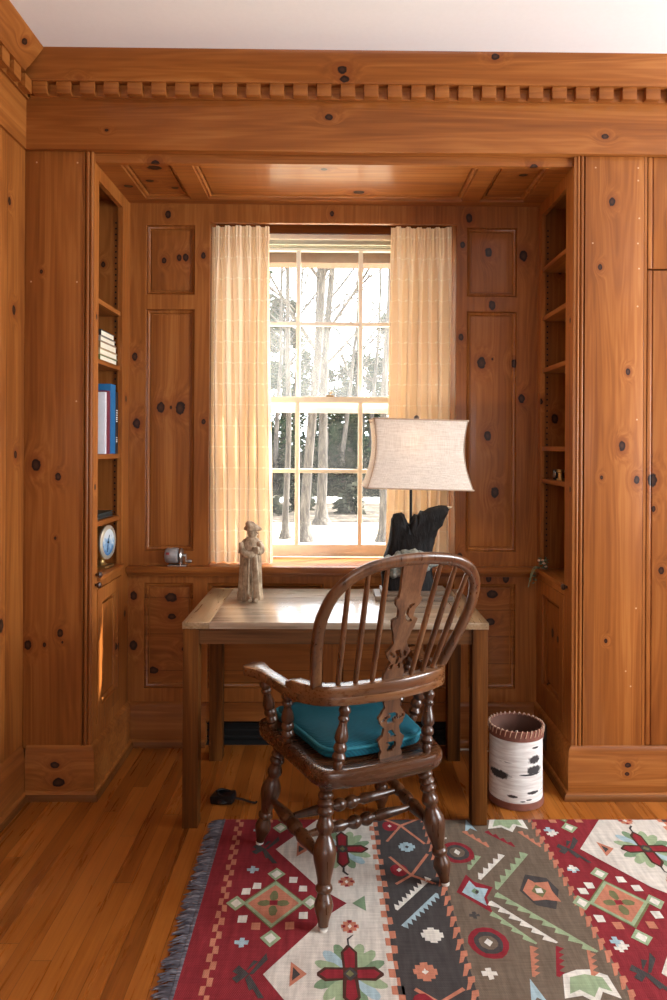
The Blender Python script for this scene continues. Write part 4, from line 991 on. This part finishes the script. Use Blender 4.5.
for lb, h, c, y0, y1 in stk:
    book('book', lb, 'books stacked flat on the left shelf', -1.13, -.972, y0, y1, z, z+h, c, '-Y', True); z += h+.0004
sz = 1.3505
book('book', 'white book standing at the front of the upright row', 'upright books on the left shelf', -1.15, -.972, 2.925, 2.946, sz, sz+.262, (226,226,232), '+X')
book('book', 'maroon book standing between the white and blue ones', 'upright books on the left shelf', -1.15, -.970, 2.947, 2.985, sz, sz+.270, (116,44,58), '+X')
book('book', 'tall blue book standing behind the maroon one', 'upright books on the left shelf', -1.16, -.968, 2.986, 3.052, sz, sz+.302, (28,104,158), '+X')
kb = book('book', 'black book with pale lettering at the back of the upright row', 'upright books on the left shelf', -1.15, -.968, 3.053, 3.088, sz, sz+.272, (30,28,30), '+X')
m = MB()
for zz in (.05, .058, .068): m.box(.0911, .0917, -.010, .008, zz, zz+.005)
m.build('author_lettering', M['white'], kb)
m = MB()
for zz in (.14, .15, .158, .168, .178, .188): m.box(.0911, .0917, -.010, .008, zz, zz+.005)
m.build('title_lettering', M['white'], kb)
for k, (lb, c) in enumerate((('black magazine lying flat under another on the left shelf', (26,28,28)), ('dark green folder lying on the black magazine', (30,44,40)))):
    book('book', lb, 'flat papers on the left shelf', -1.16, -.982, 2.86+.012*k, 3.07, 1.0755+.0125*k, 1.087+.0125*k, c, '-Y', True, (60,60,58))

# round brass clock on the left ledge
ck_ = thing('round_clock', 'round brass desk clock with blue and white face on the left ledge', 'clock', (-1.0, 3.0, .8579), R(-8))
brass = simple('aged_brass', lin(190,160,104), .3, .9); brasp = simple('pale_brass', lin(214,206,186), .3, .6)
CZ = .110
m = MB(); m.box(-.045, .03, -.042, .042, 0, .012, .004); m.lathe([(0,.026),(.3,.016),(.7,.014),(1,.02)], (-.01, 0, .012), (-.01, 0, .046), 16); m.build('base', brass, ck_)
m = MB(); m.lathe([(0,.058),(.1,.068),(.5,.070),(.85,.069),(1,.064)], (-.045, 0, CZ), (.018, 0, CZ), 36); m.build('case', brass, ck_)
m = MB(); m.lathe([(0,.066),(.3,.0735),(.7,.0735),(1,.064),(1,.058),(.6,.057)], (.010, 0, CZ), (.026, 0, CZ), 36, cap=False); m.build('bezel', brasp, ck_)
def dial():
    t = NT('blue_white_dial'); p = t.obj(); s = t.n('ShaderNodeSeparateXYZ', {0: p}); n = t.noise(p, 38, 3)
    v = t.math('ADD', t.math('MULTIPLY', t.math('SUBTRACT', s.outputs[2], CZ), 6.0), t.math('MULTIPLY', n, 1.0))
    t.bsdf(t.ramp(v, [(.25, lin(66,116,168)), (.5, lin(150,184,212)), (.65, lin(214,222,226))]), .35); return t.m
m = MB(); m.lathe([(0,.058),(1,.058)], (.0178, 0, CZ), (.0205, 0, CZ), 36); df = m.build('dial', dial(), ck_)
m = MB(); m.sweep([(.0215, 0, CZ), (.0215, .012, CZ+.030)], .004, .001, up=(1,0,0)); m.sweep([(.0215, 0, CZ), (.0215, -.008, CZ-.042)], .003, .001, up=(1,0,0)); m.lathe([(0,.006),(1,.004)], (.0205, 0, CZ), (.024, 0, CZ), 12); m.build('hands', M['darkgap'], df)
m = MB(); m.lathe([(0,.006),(.5,.008),(1,.005)], (-.028, -.068, CZ), (-.028, -.086, CZ), 10); m.build('winder', brass, ck_)
m = MB(); m.tube(crom([(-.01,0,CZ+.068),(-.01,-.007,CZ+.074),(-.01,.0,CZ+.081),(-.01,.007,CZ+.074),(-.01,0,CZ+.068)], 4), .002, 6); m.build('hanging_ring', brass, ck_)

# pencil sharpener on the sill
ps = thing('pencil_sharpener', 'grey hand-crank pencil sharpener on the window sill', 'pencil sharpener', (-.720, 3.192, ZS))
gm = simple('grey_enamel', lin(150,146,146), .4, .2); sm_ = simple('steel', lin(170,168,166), .3, .9)
m = MB(); m.box(-.045, .040, -.022, .018, 0, .006, .002); m.sweep(crom([(.012,0,.004),(.014,0,.03),(.010,0,.05)], 4), .034, .008, up=(1,0,0)); m.build('base', sm_, ps)
m = MB(); m.lathe([(0,.020),(.06,.030),(.16,.0345),(.5,.0355),(.88,.035),(.96,.033),(1,.026)], (-.060, 0, .048), (.004, 0, .048), 28); bd = m.build('body', gm, ps)
m = MB(); m.box(-.048, -.034, -.0362, -.030, .056, .066); m.build('red_mark', simple('red_mark', lin(150,44,44), .5), bd)
m = MB(); m.lathe([(0,.030),(.5,.033),(1,.028)], (.008, 0, .048), (.020, 0, .048), 24); m.lathe([(0,.008),(1,.006)], (.020, 0, .048), (.036, 0, .048), 12); m.build('collar', sm_, ps)
m = MB(); m.sweep([(.035, 0, .055), (.036, -.002, .020)], .010, .004, up=(1,0,0)); m.lathe([(0,.004),(.2,.007),(.8,.008),(1,.005)], (.036, -.002, .022), (.062, -.002, .022), 12); m.build('crank', sm_, ps)

# little metal trinket on the right shelf
tr_ = thing('metal_trinket', 'small brass and silver trinket on the right bookcase shelf', 'trinket', (.990, 3.03, 1.2445))
m = MB(); m.box(-.012, .025, .01, .055, 0, .045, .003); m.build('frame', M['darkgap'], tr_)
m = MB(); m.lathe([(0,.016),(.2,.019),(.8,.019),(1,.015)], (-.014, .032, .024), (.004, .032, .024), 18); m.build('disc', simple('pale_silver', lin(190,206,210), .25, .8), tr_)
m = MB(); m.lathe([(0,.018),(.15,.018),(.2,.011),(.7,.011),(.8,.018),(1,.016)], (.0, -.016, 0), (.0, -.016, .046), 18); m.build('spool', brass, tr_)

# dried flower sprig on the right ledge
sp_ = thing('dried_sprig', 'small sprig of pale dried flowers hanging over the right ledge', 'dried flowers', (.935, 3.10, .832))
gr = simple('sage_stem', lin(112,124,92), .7); lf = simple('dried_leaf', lin(74,92,70), .7); pk = simple('dried_petal', lin(206,170,140), .8); rng = random.Random(2)
m = MB(); tips = []
for k in range(9):
    a = rng.uniform(-.6, .6); L = rng.uniform(.03, .075); p0 = Vector((.03, .02, .004))
    p1 = Vector((rng.uniform(-.03, .04), rng.uniform(-.05, .04), rng.uniform(.02, .055)))
    m.tube(crom([p0, p0.lerp(p1, .5)+Vector((0, 0, .012)), p1], 4), .0012, 5); tips.append(p1)
for k in range(3):
    e = Vector((-.040-.012*k, .02-.015*k, -.03-.022*k)); m.tube(crom([(.02, .0, .004), (-.012, .01, .016), (-.026-.006*k, .012, .006), e], 5), .0013, 5); tips.append(e)
m.build('stem', gr, sp_)
m = MB()
for p in tips:
    for q in range(6):
        d = Vector((rng.uniform(-1, 1), rng.uniform(-1, 1), rng.uniform(-.3, 1))).normalized(); u = d.orthogonal().normalized(); c = p.lerp(Vector((.02, .01, .01)), rng.uniform(0, .5)); c.z = max(c.z, .008) if c.x > -.020 else c.z
        m.rings([[c, c+u*.0001, c-u*.0001], [c+d*.008+u*.004, c+d*.009+Vector((0,0,.001)), c+d*.008-u*.004], [c+d*.018, c+d*.0181, c+d*.0182]])
m.build('leaf', lf, sp_)['kind'] = 'stuff'
m = MB()
for p in tips[:6]:
    bmesh.ops.create_icosphere(m.bm, subdivisions=2, radius=.0065, matrix=Matrix.Translation(p+Vector((0,0,.004))) @ Matrix.Diagonal((1, 1, .8, 1)))
m.build('blossom', pk, sp_)['kind'] = 'stuff'

# black power adapter with a bundled cord on the floor
ca = thing('power_adapter', 'black power adapter with bundled cord on the floor by the rug corner', 'adapter', (-.415, 2.69, 0), R(-14))
bp_ = simple('black_plastic', lin(16,16,19), .32)
m = MB(); m.box(-.055, .035, -.028, .028, .002, .036, .007, M=Matrix.Rotation(R(-8), 4, 'Y')); m.build('body', bp_, ca)
m = MB()
for k in range(6):
    m.tube(crom([(-.06+.004*k, .02-.01*(k % 3), .01+.006*k), (-.02, .034-.004*k, .022+.004*k), (.03, .01*(k % 2), .018+.003*k), (-.01, -.034+.003*k, .012+.004*k), (-.06+.004*k, .016-.01*(k % 3), .012+.006*k)], 6), .004, 8)
m.tube(crom([(.02, .0, .02), (.06, .004, .018), (.095, .004, .012), (.118, .006, .010), (.122, .008, .016)], 6), .0042, 8)
m.build('cord', bp_, ca)
tag(MB().tube(crom([(.53, 3.12, .006), (.56, 3.14, .005), (.60, 3.15, .005), (.64, 3.14, .006), (.70, 3.13, .006), (.80, 3.10, .006), (.88, 3.05, .02), (.912, 3.02, .10), (.908, 3.02, .126)], 6), .004, 8).build('lamp_cord', simple('pale_cord', lin(200,190,178), .5)), 'pale cord running along the floor behind the table leg to the outlet', 'cord')

# ================================================================== OUTDOORS
def ground():
    t = NT('winter_lawn'); p = t.obj(); n = t.noise(p, .35, 5, .6); f = t.noise(p, 6, 4, .65)
    t.bsdf(t.mix(t.remap(f, .3, .7), t.mix(t.remap(n, .4, .6), lin(206,192,166), lin(188,172,142)), lin(164,148,120), 'MIX'), .95, .1, f, .5, .03); return t.m
GZ = -.5
struct(MB().box(-40, 40, YW+.10, 90, GZ-.3, GZ).build('ground', ground()), 'pale winter lawn outside the window')
def leaflitter():
    t = NT('leaf_litter'); f = t.noise(t.obj(), 3, 5, .7); t.bsdf(t.ramp(f, [(.35, lin(38,32,27)), (.55, lin(70,61,51)), (.7, lin(112,102,90))]), .95, .1); return t.m
m = MB(); m.box(-14, 14, 17.2, 23.0, GZ, GZ+.02); struct(m.build('ground.001', leaflitter()), 'strip of fallen leaves across the lawn')
m = MB(); m.box(-30, 30, 23.2, 25.4, GZ, GZ+.04); struct(m.build('road', simple('pale_gravel', lin(236,232,226), .9)), 'pale gravel drive beyond the lawn')
def bark():
    t = NT('tree_bark'); p = t.obj(); n = t.noise(t.vmath('MULTIPLY', p, (14, 14, 2.5)), 1, 5, .65)
    t.bsdf(t.ramp(n, [(.3, lin(40,36,33)), (.5, lin(68,62,57)), (.7, lin(98,91,84))]), .9, .15, n, .6, .02); return t.m
M['bark'] = bark()
def leafm(name, a, b):
    t = NT(name); n = t.noise(t.obj(), 2.5, 4); c = t.mix(t.remap(n, .3, .7), lin(*a), lin(*b))
    d = t.n('ShaderNodeBsdfDiffuse', {0: c}); tr = t.n('ShaderNodeBsdfTranslucent', {0: c}); mx = t.n('ShaderNodeMixShader', {0: .3, 1: d.outputs[0], 2: tr.outputs[0]}); t.t.links.new(mx.outputs[0], t.out.inputs[0]); return t.m
M['needles'] = leafm('evergreen_needles', (22,31,21), (48,60,41)); M['bush'] = leafm('shrub_leaves', (32,33,27), (58,58,46))
def branch(m, p, d, L, r, rng, depth, n=6):
    pts = [p]; rad = [r]
    for k in range(1, n+1):
        d = (d+Vector((rng.gauss(0,.10), rng.gauss(0,.10), rng.gauss(0.02,.05)))).normalized(); pts.append(pts[-1]+d*(L/n)); rad.append(r*(1-.72*k/n))
    m.tube(pts, rad, 6 if depth else 10)
    if depth >= 3: return
    for q in range((9, 6, 4)[depth]):
        k = rng.randint(2 if depth == 0 else 1, n); a = rng.uniform(0, 2*PI); up = rng.uniform(.35, 1.0)
        dd = (Vector((math.cos(a), math.sin(a), up))).normalized()
        branch(m, pts[k], dd, L*rng.uniform(.28, .5), rad[k]*rng.uniform(.45, .7), rng, depth+1, 4)
def bare_tree(label, px, Y, H, r, seed, lean=(0,0), group='bare trees on the lawn', fork=None):
    x = (px-335)/690*Y; rng = random.Random(seed); m = MB()
    t = thing('bare_tree', label, 'tree', (x, Y, GZ), 0, group)
    m.lathe([(0, r*2.2), (.3, r*1.35), (.7, r*1.08), (1, r)], (0,0,0), (0,0,.6), 10); m.build('root_flare', M['bark'], t)
    m = MB(); p0 = Vector((0,0,.55)); d = Vector((lean[0], lean[1], 1)).normalized()
    pts = [p0]; rad = [r]; n = 12
    for k in range(1, n+1):
        d = (d+Vector((rng.gauss(0,.03), rng.gauss(0,.03), .06))).normalized(); pts.append(pts[-1]+d*(H/n)); rad.append(r*(1-.8*k/n))
    m.tube(pts, rad, 10); m.build('trunk', M['bark'], t)
    m = MB()
    for q in range(12):
        k = rng.randint(4, n-1); a = rng.uniform(0, 2*PI); dd = Vector((math.cos(a), math.sin(a)*.8, rng.uniform(.5, 1.3))).normalized()
        branch(m, pts[k], dd, H*rng.uniform(.2, .42), rad[k]*rng.uniform(.4, .65), rng, 1, 5)
    m.build('branches', M['bark'], t); return t
bare_tree('slim bare tree seen beside the left curtain', 286, 14.2, 9, .065, 1)
bare_tree('bare tree seen through the middle of the lower left panes', 305, 13.8, 11, .10, 2, (.004, 0))
bare_tree('bare forked tree with flared roots at the centre of the window', 322, 16.8, 10, .125, 3, (.03, 0))
bare_tree('bare tree seen beside the right curtain', 384, 13.8, 10, .085, 4)
for k, (px, Y, H) in enumerate(((275, 27, 12), (314, 28, 13), (342, 27, 12), (352, 30, 13), (371, 28, 12), (296, 31, 13), (262, 29, 12), (402, 27, 12), (230, 26, 12), (440, 28, 12))):
    bare_tree('slender bare tree standing beyond the gravel drive', px, Y, H, .10, 20+k, group='bare trees beyond the drive')
def evergreen(label, px, Y, H, Rr, n, seed, z0=1.0, group='evergreens beyond the drive', mat='needles', name='evergreen_tree'):
    x = (px-335)/690*Y; rng = random.Random(seed); t = thing(name, label, 'tree' if name == 'evergreen_tree' else 'bush', (x, Y, GZ), 0, group)
    m = MB(); m.lathe([(0,.22),(.4,.14),(1,.03)], (0,0,0), (0,0,H*.95), 8); m.build('trunk', M['bark'], t)
    m = MB(); tiers = [(rng.uniform(z0, H), rng.uniform(0, 2*PI)) for _ in range(max(12, n//90))]
    for k in range(n):
        zc, a0 = rng.choice(tiers); f = 1-(zc-z0)/(H-z0+.01); rad = Rr*(.25+.75*f)*rng.uniform(.15, 1)**.7
        a = a0+rng.gauss(0, .45); c = Vector((rad*math.cos(a), rad*math.sin(a), zc+rng.gauss(0,.16)-rad*.12))
        d = Vector((math.cos(a), math.sin(a), rng.uniform(-.5, .3))).normalized(); u = Vector((rng.gauss(0,1), rng.gauss(0,1), rng.gauss(0,1))).cross(d).normalized()
        L = rng.uniform(.14, .34); w = L*.3
        m.face([c-d*L*.5, c+u*w, c+d*L*.5, c-u*w])
    m.build('needles' if mat == 'needles' else 'leaves', M[mat], t, autosmooth=False)['kind'] = 'stuff'; return t
for k, (px, Y, H, Rr, n) in enumerate(((252, 31, 10.5, 2.6, 2600), (284, 34, 9, 2.4, 2000), (312, 38, 7, 2.4, 1800), (338, 36, 6.0, 2.2, 1800), (362, 33, 6.5, 2.2, 1800), (392, 35, 8.5, 2.4, 2200), (425, 31, 9, 2.6, 2200), (222, 33, 10, 2.6, 1800), (328, 27.5, 2.6, 1.3, 1000), (350, 28, 2.9, 1.4, 1000))):
    evergreen('dark green evergreen standing beyond the gravel drive', px, Y, H, Rr, int(n*2.2), 50+k, .5)
for k, px in enumerate((236, 258, 280, 301, 322, 344, 366, 388, 410, 432)):
    evergreen('low dark shrub in the row behind the gravel drive', px, 26.6+.3*(k % 3), 1.55+.2*(k % 2), 1.0, 900, 80+k, .15, 'shrubs behind the drive', 'bush', 'shrub')
for k, (px, Y) in enumerate(((268, 19), (352, 19.5), (300, 20.5))):
    evergreen('small twiggy shrub in the strip of fallen leaves', px, Y, .55, .6, 260, 95+k, .05, 'shrubs in the leaf litter', 'bush', 'shrub')
